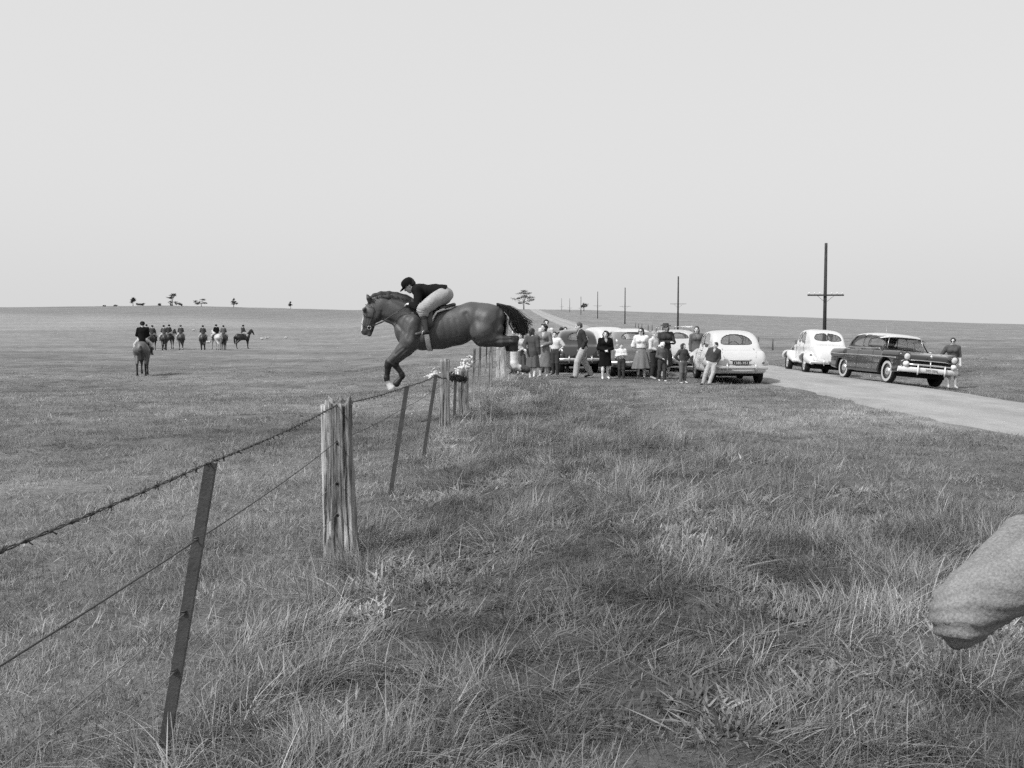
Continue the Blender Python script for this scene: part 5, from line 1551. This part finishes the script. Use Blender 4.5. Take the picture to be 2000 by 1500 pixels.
        for ox in over:
            mb = MB(); mb.tube([(ox, by + sg * 0.03, bz - bh - 0.06), (ox, by + sg * 0.05, bz), (ox, by + sg * 0.03, bz + bh + 0.09)], [0.018, 0.034, 0.014], 8); mb.build('overrider', S.get('bumper_mat', M_CHROME), bo)
        mb = MB()
        for s in (-1, 1): mb.box((s * bw * 0.5, by - sg * 0.13, bz), (0.03, 0.12, 0.03))
        mb.build('bumper_bracket', M_DARK, bo, False)
    # lamps
    for lx, ly, lz, r_, sg, ring in S['lamps']:
        for s in (-1, 1):
            nm = 'headlight' if sg > 0 else 'tail_light'
            q = surf((s * lx, sg * (L / 2 + 0.6), lz), (0, -sg, 0))
            yy = q[1] if abs(q[1]) < L / 2 + 0.3 else ly
            if ly is not None: yy = ly
            mb = MB(); mb.lathe([(r_ * 1.18, -0.10 * sg), (r_ * 1.18, 0.02 * sg), (r_ * 1.02, 0.035 * sg), (r_, 0.012 * sg)], 20, 'y', org=(s * lx, yy, lz)); lo_ = mb.build(nm, M_CHROME if ring else S['paint'], root)
            mb = MB(); mb.lathe([(r_ * 1.01, 0.012 * sg), (r_ * 0.7, 0.035 * sg), (0.001, 0.045 * sg)], 20, 'y', org=(s * lx, yy, lz)); mb.build('lens', M_WHITE if sg > 0 else grey('red_lens', 0.07, 0.2, 0.5, 0.05), lo_)
    # number plates
    for py, pz, wd, text, dark in S['plates']:
        sg = 1 if py > 0 else -1
        mb = MB(); mb.box((S.get('plate_x', 0), py, pz), (wd / 2, 0.006, 0.055)); pl = mb.build('number_plate', grey('plate_black', 0.015, 0.5) if dark else grey('plate_white', 0.6, 0.5), root, False)
        cu = bpy.data.curves.new('lettering_outline', 'FONT'); cu.body = text; cu.size = 0.105; cu.align_x = 'CENTER'; cu.align_y = 'CENTER'; cu.extrude = 0.001; cu.space_character = 1.1
        tmp = bpy.data.objects.new('lettering_outline', cu); COL.objects.link(tmp)
        bpy.context.view_layer.update()
        lm = bpy.data.meshes.new_from_object(tmp.evaluated_get(bpy.context.evaluated_depsgraph_get()))
        bpy.data.objects.remove(tmp)
        to = obj('lettering', lm, M_WHITE if dark else M_DARK, pl)
        to.location = (S.get('plate_x', 0), py + sg * 0.009, pz - 0.004)
        to.rotation_euler = (math.pi / 2, 0, math.pi if sg > 0 else 0)
    return root, surf, body

def W_(c, hw, hh, flat=0.0):
    """oval window outline, optionally with a flatter foot"""
    return [(c[0] - hw, c[1] - hh * 0.55), (c[0] - hw * 0.8, c[1] + hh * 0.45), (c[0] - hw * 0.35, c[1] + hh), (c[0] + hw * 0.35, c[1] + hh), (c[0] + hw * 0.8, c[1] + hh * 0.45), (c[0] + hw, c[1] - hh * 0.55), (c[0] + hw * 0.75, c[1] - hh), (c[0] - hw * 0.75, c[1] - hh)]

def sedan(**kw):
    """rounded late-forties saloon"""
    S = dict(L=4.35, W=1.74, H=1.63, belt=1.03, wr=0.345, wx=0.70, wb=(1.25, -1.35), seat=(0.05, -0.85), clear=0.27,
        low_side=[(-2.02, 0.30), (-2.16, 0.55), (-2.06, 0.84), (-1.75, 1.03), (-0.6, 1.08), (0.6, 1.07), (1.3, 1.02), (1.95, 0.93), (2.14, 0.70), (2.10, 0.32), (0.0, 0.26)],
        low_front=sym([(0.80, 0.28), (0.87, 0.55), (0.84, 0.82), (0.70, 1.05), (0.3, 1.14)]),
        low_top=[(-0.70, -2.12), (-0.86, -1.5), (-0.87, 0.0), (-0.84, 1.2), (-0.60, 2.05), (0, 2.16), (0.60, 2.05), (0.84, 1.2), (0.87, 0.0), (0.86, -1.5), (0.70, -2.12), (0, -2.18)],
        cab_side=[(-1.80, 0.90), (-1.62, 1.14), (-1.30, 1.42), (-0.80, 1.60), (-0.1, 1.635), (0.42, 1.55), (0.75, 1.20), (0.95, 0.90), (-0.4, 0.75)],
        cab_front=sym([(0.78, 0.80), (0.76, 1.05), (0.70, 1.35), (0.55, 1.57), (0.25, 1.64)]),
        cab_top=[(-0.60, -1.75), (-0.76, -1.2), (-0.80, -0.3), (-0.76, 0.5), (-0.62, 0.95), (0.62, 0.95), (0.76, 0.5), (0.80, -0.3), (0.76, -1.2), (0.60, -1.75)],
        fenders=[(0.70, 1.75, 0.66, 0.72, 0.55, 0.55, 0.22, 0.16), (0.74, -1.05, 0.60, 0.72, -1.85, 0.56, 0.18, 0.16)],
        side_windows=[('side_window', [(-0.02, 1.10), (-0.02, 1.47), (0.30, 1.46), (0.55, 1.28), (0.62, 1.10)]), ('side_window', [(-0.95, 1.12), (-0.86, 1.40), (-0.55, 1.48), (-0.12, 1.48), (-0.12, 1.10)])],
        end_windows=[('rear_window', W_((0, 1.315), 0.46, 0.145), -1), ('windscreen', [(-0.60, 1.12), (-0.55, 1.40), (0, 1.48), (0.55, 1.40), (0.60, 1.12), (0, 1.10)], 1)],
        arches=[(1.25, 0.41, None), (-1.35, 0.40, 0.52)],
        bumpers=[(-2.27, 0.82, 0.50, 0.055, (-0.42, 0.42), 0.02), (2.26, 0.80, 0.50, 0.055, (-0.4, 0.4), 0.02)],
        lamps=[(0.60, None, 0.75, 0.10, 1, True), (0.68, None, 0.64, 0.035, -1, True)],
        plates=[(-2.205, 0.64, 0.48, '1380-951', True)],
        seams=[[(-0.06, 0.42), (-0.06, 1.50)], [(0.72, 0.42), (0.70, 1.05)], [(-1.02, 0.55), (-0.98, 1.15), (-0.85, 1.42)]],
        handles=[(-0.15, 0.98), (0.05, 0.98)], paint=paint('white_car_enamel', 0.50))
    S.update(kw)
    return S

def place(px, fy, d=None):
    d = FPX * EYE / (fy - 640.0) if d is None else d
    x = (px - 1000) / FPX * d
    return x, d

# white sedan seen from behind
r5, s5, b5 = car('sedan', 'white rounded sedan parked tail on at the road edge, oval rear window', (6.80, 30.9, hz(6.8, 30.9)), -0.02, sedan(h=0.022))
mb = MB()
for s in (-1, 1):
    mb.tube([s5((s * a, -3, b), (0, 1, 0)) for a, b in ((0.40, 0.62), (0.47, 0.80), (0.50, 0.95), (0.46, 1.06))], 0.006, 6)
mb.tube([s5((a, -3, 0.60), (0, 1, 0)) for a in np.linspace(-0.40, 0.40, 15)], 0.006, 6)
mb.build('boot_seam', M_RUBBER, r5)
mb = MB(); q = s5((0, -3, 0.735), (0, 1, 0)); mb.tube([q + (-0.32, -0.01, 0), q + (-0.25, -0.04, 0), q + (0.25, -0.04, 0), q + (0.32, -0.01, 0)], 0.014, 8); mb.build('plate_lamp_bar', M_WHITE, r5)

# small dark sedan on the left, rear view
car('sedan', 'dark sedan seen from behind, pale roof glare, striding man passing it', (2.42, 37.9, hz(2.42, 37.9)), 0.04,
    sedan(W=1.62, low_top=[(-0.66, -2.12), (-0.80, -1.5), (-0.81, 0.0), (-0.78, 1.2), (-0.55, 2.05), (0, 2.16), (0.55, 2.05), (0.78, 1.2), (0.81, 0.0), (0.80, -1.5), (0.66, -2.12), (0, -2.18)],
          end_windows=[('rear_window', W_((0, 1.33), 0.40, 0.13), -1), ('windscreen', [(-0.60, 1.12), (-0.55, 1.40), (0, 1.48), (0.55, 1.40), (0.60, 1.12), (0, 1.10)], 1)],
          paint=paint('black_car_enamel', 0.02, 0.2, 0.9), plates=[(-2.205, 0.62, 0.42, '141-112', True)], wx=0.64, h=0.026, rim=M_DARK))
# pale car behind it
car('sedan', 'pale sedan behind the dark sedan, only roof and flank showing', (3.95, 43.0, hz(3.95, 43.0)), 0.30,
    sedan(H=1.78, cab_side=[(-1.80, 0.90), (-1.66, 1.2), (-1.35, 1.55), (-0.80, 1.74), (-0.1, 1.77), (0.42, 1.67), (0.75, 1.25), (0.95, 0.90), (-0.4, 0.75)], cab_front=sym([(0.78, 0.80), (0.76, 1.1), (0.70, 1.45), (0.55, 1.7), (0.25, 1.78)]),
          paint=paint('cream_car_enamel', 0.5), plates=[], h=0.03))
# grey beetle-backed car
car('sedan', 'mid grey beetle backed sedan behind the woman in the white blouse', (4.18, 35.0, hz(4.18, 35.0)), 0.0,
    sedan(low_side=[(-2.02, 0.32), (-2.16, 0.50), (-2.10, 0.75), (-1.85, 1.08), (-0.6, 1.10), (0.6, 1.07), (1.3, 1.02), (1.95, 0.93), (2.14, 0.70), (2.10, 0.32), (0.0, 0.26)],
          cab_side=[(-2.05, 0.85), (-1.85, 1.15), (-1.45, 1.46), (-0.85, 1.65), (-0.1, 1.68), (0.42, 1.58), (0.75, 1.20), (0.95, 0.90), (-0.4, 0.75)],
          end_windows=[('rear_window', W_((0, 1.40), 0.42, 0.105), -1), ('windscreen', [(-0.60, 1.12), (-0.55, 1.40), (0, 1.48), (0.55, 1.40), (0.60, 1.12), (0, 1.10)], 1)],
          cab_front=sym([(0.80, 0.80), (0.78, 1.05), (0.72, 1.35), (0.57, 1.60), (0.25, 1.69)]), H=1.70,
          paint=paint('grey_car_enamel', 0.13, 0.28, 0.7), roof_paint=paint('pale_roof_enamel', 0.55), roof_z=1.54, plates=[], h=0.026))
# light car with roof rack
r4, s4, b4 = car('sedan', 'light grey sedan with a roof rack parked ahead of the white sedan', (6.35, 38.6, hz(6.35, 38.6)), 0.03,
    sedan(paint=paint('light_grey_enamel', 0.42), end_windows=[('rear_window', W_((0, 1.37), 0.34, 0.10), -1), ('windscreen', [(-0.60, 1.12), (-0.55, 1.40), (0, 1.48), (0.55, 1.40), (0.60, 1.12), (0, 1.10)], 1)], plates=[], h=0.03))
for y_ in (-0.9, -0.35, 0.2):
    mb = MB(); mb.tube([(-0.62, y_, 1.60), (-0.60, y_, 1.72), (0.60, y_, 1.72), (0.62, y_, 1.60)], 0.014, 6); mb.build('roof_rack_bar', M_CHROME, r4)
for s in (-1, 1):
    mb = MB(); mb.tube([(s * 0.60, -0.95, 1.735), (s * 0.60, 0.25, 1.735)], 0.014, 6); mb.build('roof_rack_rail', M_CHROME, r4)

# white coupe with separate wings, split rear window, across the road
cp = sedan(L=4.7, W=1.80, H=1.72, wr=0.36, wx=0.72, wb=(1.45, -1.35), seat=(-0.05, -0.7), belt=1.12,
    low_side=[(-2.20, 0.42), (-2.32, 0.62), (-2.10, 0.95), (-1.70, 1.14), (-0.6, 1.18), (0.5, 1.16), (1.3, 1.12), (2.1, 1.02), (2.25, 0.75), (2.2, 0.42), (0.0, 0.32)],
    low_front=sym([(0.62, 0.34), (0.70, 0.6), (0.70, 0.9), (0.60, 1.12), (0.3, 1.22)]),
    low_top=[(-0.50, -2.25), (-0.70, -1.5), (-0.76, 0.0), (-0.66, 1.0), (-0.40, 2.1), (0, 2.24), (0.40, 2.1), (0.66, 1.0), (0.76, 0.0), (0.70, -1.5), (0.50, -2.25), (0, -2.32)],
    cab_side=[(-1.75, 0.95), (-1.50, 1.25), (-1.15, 1.54), (-0.65, 1.70), (-0.1, 1.725), (0.32, 1.64), (0.55, 1.30), (0.72, 0.95), (-0.4, 0.85)],
    cab_front=sym([(0.72, 0.90), (0.71, 1.15), (0.66, 1.42), (0.52, 1.66), (0.22, 1.735)]),
    cab_top=[(-0.50, -1.72), (-0.68, -1.1), (-0.75, -0.3), (-0.72, 0.35), (-0.60, 0.72), (0.60, 0.72), (0.72, 0.35), (0.75, -0.3), (0.68, -1.1), (0.50, -1.72)],
    fenders=[(0.68, 2.0, 0.62, 0.74, 1.05, 0.66, 0.22, 0.18), (0.72, 1.05, 0.62, 0.74, 0.55, 0.45, 0.17, 0.08), (0.72, -1.0, 0.64, 0.72, -1.75, 0.62, 0.21, 0.20), (0.72, -1.75, 0.60, 0.70, -2.1, 0.50, 0.20, 0.12)],
    side_windows=[('side_window', [(-0.05, 1.20), (-0.05, 1.55), (0.15, 1.54), (0.38, 1.36), (0.44, 1.20)]), ('side_window', [(-0.70, 1.20), (-0.62, 1.50), (-0.16, 1.56), (-0.16, 1.20)])],
    end_windows=[('rear_window', [(-0.46, 1.30), (-0.42, 1.47), (-0.22, 1.53), (-0.04, 1.53), (-0.04, 1.28)], -1), ('rear_window', [(0.46, 1.30), (0.42, 1.47), (0.22, 1.53), (0.04, 1.53), (0.04, 1.28)], -1),
                 ('windscreen', [(-0.56, 1.22), (-0.50, 1.48), (0, 1.55), (0.50, 1.48), (0.56, 1.22), (0, 1.20)], 1)],
    arches=[(1.45, 0.42, None), (-1.35, 0.41, None)], kf=0.05, clear=0.30,
    bumpers=[(-2.42, 0.80, 0.48, 0.05, (-0.35, 0.35), 0.02), (2.44, 0.78, 0.48, 0.05, (-0.35, 0.35), 0.02)],
    lamps=[(0.55, None, 0.86, 0.10, 1, True), (0.72, None, 0.72, 0.04, -1, True)], plates=[], handles=[(-0.12, 1.08)],
    seams=[[(0.52, 0.5), (0.54, 1.15)], [(-0.72, 0.6), (-0.70, 1.2)], [(-0.10, 1.22), (-0.10, 1.55)]], paint=paint('ivory_car_enamel', 0.56), rim=paint('ivory_car_enamel', 0.56), h=0.026)
rc = car('coupe', 'white coupe with bulging wings and split rear window behind the dark two-tone car', (11.75, 37.6, hz(11.75, 37.6) - 0.03), -0.06, cp, roll=R_(3.5))
mb = MB(); mb.tube([(-0.20, -2.33, 0.80), (-0.20, -2.28, 0.86)], 0.03, 8)

# dark two-tone fifties sedan, nose towards the camera
fd = dict(L=5.0, W=1.88, H=1.58, belt=1.02, wr=0.355, wx=0.74, wb=(1.50, -1.43), seat=(0.0, -0.85), clear=0.25, k=0.10, kc=0.12, kj=0.03, kf=0.05, h=0.021, ymid=-0.25,
    low_side=[(-2.40, 0.36), (-2.44, 0.62), (-2.46, 0.90), (-2.30, 0.99), (-1.2, 1.03), (0.2, 1.03), (1.0, 1.02), (1.8, 0.99), (2.30, 0.90), (2.40, 0.70), (2.38, 0.40), (1.0, 0.25), (-1.0, 0.25)],
    low_front=sym([(0.84, 0.27), (0.935, 0.55), (0.93, 0.85), (0.84, 0.99), (0.55, 1.02), (0.2, 1.06)]),
    low_top=[(-0.84, -2.42), (-0.93, -1.6), (-0.94, 0.0), (-0.935, 1.5), (-0.88, 2.35), (-0.5, 2.42), (0.5, 2.42), (0.88, 2.35), (0.935, 1.5), (0.94, 0.0), (0.93, -1.6), (0.84, -2.42), (0.4, -2.46), (-0.4, -2.46)],
    cab_side=[(-1.62, 0.92), (-1.45, 1.10), (-1.18, 1.38), (-0.80, 1.53), (-0.1, 1.575), (0.45, 1.53), (0.66, 1.44), (0.80, 1.15), (0.90, 0.92), (-0.4, 0.80)],
    cab_front=sym([(0.80, 0.85), (0.79, 1.05), (0.73, 1.35), (0.62, 1.51), (0.30, 1.585)]),
    cab_top=[(-0.66, -1.60), (-0.78, -1.0), (-0.81, -0.2), (-0.79, 0.5), (-0.66, 0.85), (-0.3, 0.98), (0.3, 0.98), (0.66, 0.85), (0.79, 0.5), (0.81, -0.2), (0.78, -1.0), (0.66, -1.60)],
    fenders=[(0.80, 2.25, 0.86, 0.84, 1.4, 0.86, 0.13, 0.14), (0.82, -2.25, 0.80, 0.84, -1.3, 0.86, 0.12, 0.12)],
    side_windows=[('side_window', [(-0.28, 1.08), (-0.28, 1.43), (0.10, 1.44), (0.44, 1.40), (0.56, 1.08)]), ('side_window', [(-1.16, 1.08), (-1.02, 1.30), (-0.82, 1.42), (-0.38, 1.44), (-0.38, 1.08)])],
    end_windows=[('windscreen', [(-0.74, 1.06), (-0.68, 1.38), (-0.3, 1.45), (0.3, 1.45), (0.68, 1.38), (0.74, 1.06), (0.3, 1.05), (-0.3, 1.05)], 1), ('rear_window', W_((0, 1.26), 0.55, 0.15), -1)],
    arches=[(1.50, 0.43, None), (-1.43, 0.42, 0.66)], ycut=0.72,
    bumpers=[(2.52, 0.94, 0.46, 0.078, (-0.42, 0.42), 0.03), (-2.58, 0.90, 0.46, 0.06, (-0.4, 0.4), 0.03)],
    lamps=[(0.74, 2.44, 0.84, 0.105, 1, False), (0.76, None, 0.78, 0.06, -1, True)], plates=[(2.557, 0.46, 0.36, '205-504', False)],
    seams=[[(-0.33, 0.36), (-0.33, 1.46)], [(0.72, 0.36), (0.70, 0.80), (0.62, 1.06)], [(-1.14, 0.62), (-1.16, 1.02)]], handles=[(-0.25, 0.97), (-1.05, 0.97)],
    trim=[[(-2.38, 0.80), (0.6, 0.80), (2.15, 0.78)], [(-1.60, 1.035), (-0.3, 1.04), (0.8, 1.04)]],
    paint=paint('dark_car_enamel', 0.018, 0.15, 1.0), roof_paint=paint('light_roof_enamel', 0.50, 0.25, 0.8), roof_z=1.435, whitewall=True, rim=paint('dark_car_enamel', 0.035), bumper_mat=M_WHITE)
fx, fy_ = 11.98, 31.05
rF, sF, bF = car('sedan', 'dark glossy sedan with white roof, whitewall tyres and broad front bumper facing right', (fx, fy_, hz(fx, fy_) + 0.02), math.pi + 0.11, fd, roll=R_(-5.2))
def fpart(nm, mb, mat, par=None, sm=True): return mb.build(nm, mat, par or rF, sm)
# solid black block standing in for shade inside the grille, bars, sidelights, sun visor, badge, radio aerial, open door
mb = MB(); mb.box((0, 2.405, 0.63), (0.66, 0.03, 0.10)); fpart('grille_shade_block', mb, M_BLACK, sm=False)
mb = MB(); mb.tube([(-0.70, 2.43, 0.735), (-0.35, 2.455, 0.745), (0.35, 2.455, 0.745), (0.70, 2.43, 0.735)], 0.014, 8); fpart('grille_bar', mb, M_CHROME)
mb = MB(); mb.tube([(-0.66, 2.45, 0.61), (-0.3, 2.475, 0.615), (0.3, 2.475, 0.615), (0.66, 2.45, 0.61)], 0.030, 8); fpart('grille_bar', mb, M_CHROME)
mb = MB(); mb.tube([(0, 2.47, 0.55), (0, 2.485, 0.62), (0, 2.465, 0.73)], 0.018, 8); fpart('grille_divider', mb, M_CHROME)
for s in (-1, 1):
    mb = MB(); mb.lathe([(0.085, -0.03), (0.085, 0.03), (0.06, 0.07), (0.001, 0.085)], 20, 'y', org=(s * 0.74, 2.44, 0.62)); fpart('parking_light', mb, M_WHITE)
    mb = MB(); th = np.linspace(0.5, 5.8, 20); mb.tube(np.stack([s * (0.76 + 0.02) + 0.12 * np.cos(th), np.full(20, 2.42), 0.62 + 0.11 * np.sin(th)], 1), 0.011, 6); fpart('light_surround', mb, M_CHROME)
mb = MB(); mb.box((0, 2.50, 0.875), (0.035, 0.012, 0.04)); mb.tube([(0, 2.44, 0.99), (0, 2.30, 1.02)], [0.012, 0.02], 8); fpart('bonnet_badge', mb, M_CHROME)
t = np.linspace(-1, 1, 17)
a1 = np.stack([t * 0.70, 0.66 - 0.16 * t ** 2, 1.505 - 0.10 * np.abs(t) ** 3], 1); a2 = np.stack([t * 0.74, 0.98 - 0.22 * t ** 2, 1.43 - 0.07 * np.abs(t) ** 3], 1)
mb = MB(); i = np.arange(16); mb.add(np.concatenate([a1, a2, a2 - (0, 0.005, 0.012), a1 - (0, 0, 0.012)]), np.concatenate([np.stack([q * 17 + i, q * 17 + i + 1, (q + 1) * 17 + i + 1, (q + 1) * 17 + i], 1) for q in range(3)]))
fpart('sun_visor', mb, paint('light_roof_enamel', 0.5))
mb = MB()
for s in (-1, 1): mb.tube([(s * 0.60, 0.96, 1.06), (s * 0.52, 0.86, 1.42)], 0.010, 6)
fpart('windscreen_frame', mb, M_CHROME)
mb = MB(); mb.tube([(0.80, 1.2, 1.0), (0.82, 1.2, 1.8)], [0.004, 0.002], 5); fpart('radio_aerial', mb, M_CHROME)
# far-side front door swung open
dr = empty('open_door', (-0.92, 0.72, 0.0), R_(70)); dr.parent = rF
mb = MB(); mb.box((0, -0.5, 0.66), (0.03, 0.5, 0.34)); mb.build('door_panel', paint('dark_car_enamel', 0.035), dr)
mb = MB(); mb.tube([(0, -0.98, 1.0), (0, -0.96, 1.40), (0, -0.3, 1.42), (0, -0.05, 1.02)], 0.018, 6); mb.build('door_frame', M_DARK, dr)
mb = MB(); mb.box((0, -0.55, 1.2), (0.003, 0.40, 0.19)); mb.build('door_glass', M_GLASS, dr, False)
# bonnet shut-line
mb = MB()
for s in (-1, 1): mb.tube([sF((s * a, b, 2.0), (0, 0, -1)) for a, b in ((0.60, 1.0), (0.62, 1.5), (0.60, 2.0), (0.54, 2.3))], 0.006, 6)
mb.build('bonnet_seam', M_RUBBER, rF)
# ------------------------------------------------------------------ trees on the skyline
def leaf_mat():
    m, nt, b, out = nodes_of('leaves')
    a = nt.nodes.new('ShaderNodeAttribute'); a.attribute_name = 'Col'
    nt.links.new(a.outputs['Fac'], b.inputs['Base Color'])
    b.inputs['Roughness'].default_value = 0.8
    return m
M_LEAF = leaf_mat()
M_BARK = grey('bark', 0.06, 0.9, 0.1, 0.3, 6, 0.4, 20)
def tree(name, px, top, base, label, clumps, width, d=None, lean=0.0, leaf=0.05, trunk_r=0.16, seed=0, cat='tree', n_leaf=150, group='trees on the skyline'):
    """clumps: list of (across -1..1, up 0..1, radius across, radius up) as fractions of width / height"""
    r = np.random.default_rng(seed)
    if d is None:
        d = np.interp(px, [650, 1000], [515, 428])
    s = FPX / d
    x = (px - 1000) / s
    H = (base - top) / s + 0.4
    z0 = hz(x, d) - (0.35 if cat == 'shrub' else 0.1)
    root = empty(name, (x, d, z0), r.uniform(0, 6.28) * 0, label=label, cat=cat, group=group)
    w = width / s / 2
    mb = MB()
    ctr = [np.array((a * w, r.normal() * w * 0.35, b * H)) for a, b, _, _ in clumps]
    top_c = np.mean(ctr, 0)
    fork = np.array((lean * w * 0.5, 0, 0.38 * H))
    mb.tube([(0, 0, -0.4), (lean * w * 0.2, 0, 0.2 * H), fork, top_c * 0.5 + fork * 0.5], [trunk_r * 1.3, trunk_r, trunk_r * 0.8, trunk_r * 0.5], 8)
    for c in ctr:
        m = fork * 0.5 + c * 0.5 + np.array((0, 0, -0.05 * H))
        mb.tube([fork, m, c], [trunk_r * 0.55, trunk_r * 0.35, trunk_r * 0.12], 6)
        for q in range(3):
            e = c + r.normal(size=3) * w * 0.15
            mb.tube([m, (m + e) / 2 + r.normal(size=3) * 0.1, e], [trunk_r * 0.25, trunk_r * 0.15, 0.02], 5)
    mb.build('trunk', M_BARK, root)
    mb = MB()
    for (a, b, ra, rb), c in zip(clumps, ctr):
        n = int(n_leaf * (0.4 + ra * rb * 10))
        sub = [c + r.normal(size=3) * np.array((ra * w, ra * w * 0.8, rb * H)) * 0.55 for _ in range(7)]
        for k in range(n):
            q = sub[r.integers(7)]
            p = q + r.normal(size=3) * np.array((ra * w, ra * w * 0.8, rb * H)) * 0.33
            u = nrm(r.normal(size=3)); v = nrm(np.cross(u, r.normal(size=3)))
            sz = leaf * H * r.uniform(0.5, 1.2)
            mb.add([p - u * sz, p - v * sz * 0.6, p + u * sz, p + v * sz * 0.6], [(0, 1, 2, 3)], c=float(r.uniform(0.025, 0.06)))
    mb.build('crown', M_LEAF, root, False)

tree('round_tree', 262, 579.5, 596.5, 'small round headed tree on a bare stem, leftmost on the skyline', [(0, 0.68, 0.55, 0.20), (-0.3, 0.55, 0.4, 0.15), (0.3, 0.75, 0.4, 0.15)], 15, seed=1, leaf=0.06)
tree('umbrella_tree', 339, 574.5, 597, 'tall flat topped umbrella tree, largest on the left skyline', [(0.2, 0.85, 0.6, 0.07), (-0.3, 0.65, 0.5, 0.06), (0.6, 0.93, 0.35, 0.05), (-0.6, 0.2, 0.3, 0.15), (0.55, 0.18, 0.4, 0.14), (-0.1, 0.72, 0.3, 0.06)], 22, seed=2, leaf=0.05)
tree('layered_tree', 395, 584, 598.5, 'low spreading layered tree, third from left on the skyline', [(-0.4, 0.55, 0.5, 0.16), (0.2, 0.85, 0.5, 0.10), (0.7, 0.45, 0.35, 0.08), (-0.7, 0.35, 0.3, 0.1)], 21, seed=3, leaf=0.06)
tree('conical_tree', 458, 583, 600, 'small conical tree standing alone, fourth from left on the skyline', [(0, 0.85, 0.25, 0.10), (-0.1, 0.6, 0.5, 0.10), (0.1, 0.42, 0.8, 0.10)], 12, seed=4, leaf=0.06)
tree('conical_tree', 569, 589, 602.5, 'tiny conical tree on the skyline left of the jumping horse', [(0, 0.8, 0.35, 0.12), (0, 0.5, 0.7, 0.12)], 8, seed=5, leaf=0.07, trunk_r=0.1)
tree('spreading_pine', 1023, 569, 606, 'spreading pine with open tiers above the horse tail', [(0, 0.93, 0.35, 0.05), (-0.35, 0.80, 0.35, 0.05), (0.35, 0.82, 0.35, 0.05), (-0.65, 0.55, 0.35, 0.045), (0.6, 0.60, 0.40, 0.06), (0.1, 0.66, 0.35, 0.06), (-0.3, 0.35, 0.28, 0.035), (0.75, 0.48, 0.2, 0.04), (0.35, 0.30, 0.15, 0.03)], 42, seed=6, leaf=0.022, trunk_r=0.22, n_leaf=420)
tree('windswept_tree', 1140, 593, 608, 'dark windswept tree beside the road crest poles', [(0.2, 0.8, 0.6, 0.12), (-0.3, 0.6, 0.5, 0.12), (0.1, 0.6, 0.5, 0.1)], 15, seed=7, leaf=0.06, d=400)
for k, (px, top, base, w) in enumerate(((277, 591, 597, 14), (314, 592.5, 597.5, 9), (356, 593, 598, 7), (228, 596, 599, 7), (207, 596.5, 599.5, 6))):
    tree('shrub', px, top, base, ['low dark shrub just right of the round headed tree on the skyline', 'low shrub just left of the tall umbrella tree', 'low shrub just right of the tall umbrella tree', 'tiny shrub left of the round headed tree', 'tiniest shrub near the left edge of the skyline'][k],
         [(-0.5, 0.5, 0.5, 0.28), (0.4, 0.5, 0.5, 0.28)], w, seed=20 + k, leaf=0.12, trunk_r=0.06, cat='shrub', group='shrubs on the skyline')

# ------------------------------------------------------------------ sheep and pale stones in the paddock
def sheep(px, py, rz, label, seed):
    d = FPX * (EYE + 0.45) / (py - 640.0)
    x = (px - 1000) / FPX * d
    r = np.random.default_rng(seed)
    root = empty('sheep', (x, d, hz(x, d)), rz, label=label, cat='sheep', group='sheep lying in the paddock')
    root.scale = (0.62, 0.62, 0.62)
    Z = [C((-0.25, 0, 0.34), (0.28, 0, 0.36), 0.24, 0.23, 0.5, 0.05)] + [C(p, p, 0.09, None, 0.5, 0.03) for p in (r.normal(size=(26, 3)) * 0.12 + np.array((0, 0, 0.40)) + np.stack([r.uniform(-0.35, 0.35, 26), r.uniform(-0.12, 0.12, 26), r.uniform(-0.05, 0.08, 26)], 1))]
    Z += [C((0.40, 0, 0.48), (0.52, 0, 0.58), 0.11, 0.10, 0.45, 0.03), C((0.54, 0, 0.60), (0.72, 0, 0.50), 0.085, 0.05, 0.30, 0.03), C((0.52, 0.09, 0.64), (0.50, 0.17, 0.62), 0.03, 0.02, 0.3, 0.02), C((0.52, -0.09, 0.64), (0.50, -0.17, 0.62), 0.03, 0.02, 0.3, 0.02)]
    for sx in (-0.28, 0.28):
        for sy in (-0.12, 0.12): Z.append(C((sx, sy, 0.25), (sx, sy, 0.02), 0.05, 0.03, 0.2, 0.03))
    V, Q, c = implicit(Z, 0.03)
    obj('fleece', mesh_np('fleece', V, Q, True, c), attr_mat('fleece'), root)
for k, (px, py, rz) in enumerate(((407, 671, 0.2), (512, 664, 2.6), (522, 663.5, 0.3), (559, 663, 3.0), (379, 659, 0.5))):
    sheep(px, py, rz, ['pale sheep between the grey horse and the dark horse left of it', 'left sheep of the two close together right of the riders', 'right sheep of the two close together right of the riders', 'rightmost sheep in the paddock', 'small far sheep behind the mounted group'][k], k)
rs = np.random.default_rng(77)
Vs, Qs, n0 = [], [], 0
for k in range(45):
    y = rs.uniform(13, 75); x = fence_x(y) - rs.uniform(0.6, 0.55 * y)
    a = rs.uniform(0.005, 0.011) * (1 + y / 40)
    mbt = MB(); mbt.tube([(x, y, hz(x, y) + 0.05), (x, y, hz(x, y) + 0.05 + a * 0.6), (x, y, hz(x, y) + 0.05 + a)], [a * 0.9, a * 1.2, a * 0.3], 7)
    Vs.append(np.concatenate(mbt.v)); Qs.append(np.concatenate(mbt.q) + n0); n0 += len(Vs[-1])
o = obj('field_flowers', mesh_np('field_flowers', np.concatenate(Vs), np.concatenate(Qs)), grey('white_petals', 0.6, 0.8, 0.2, 0.2))
tag(o, 'scattered white flower heads in the grazed paddock', 'flowers', kind='stuff')
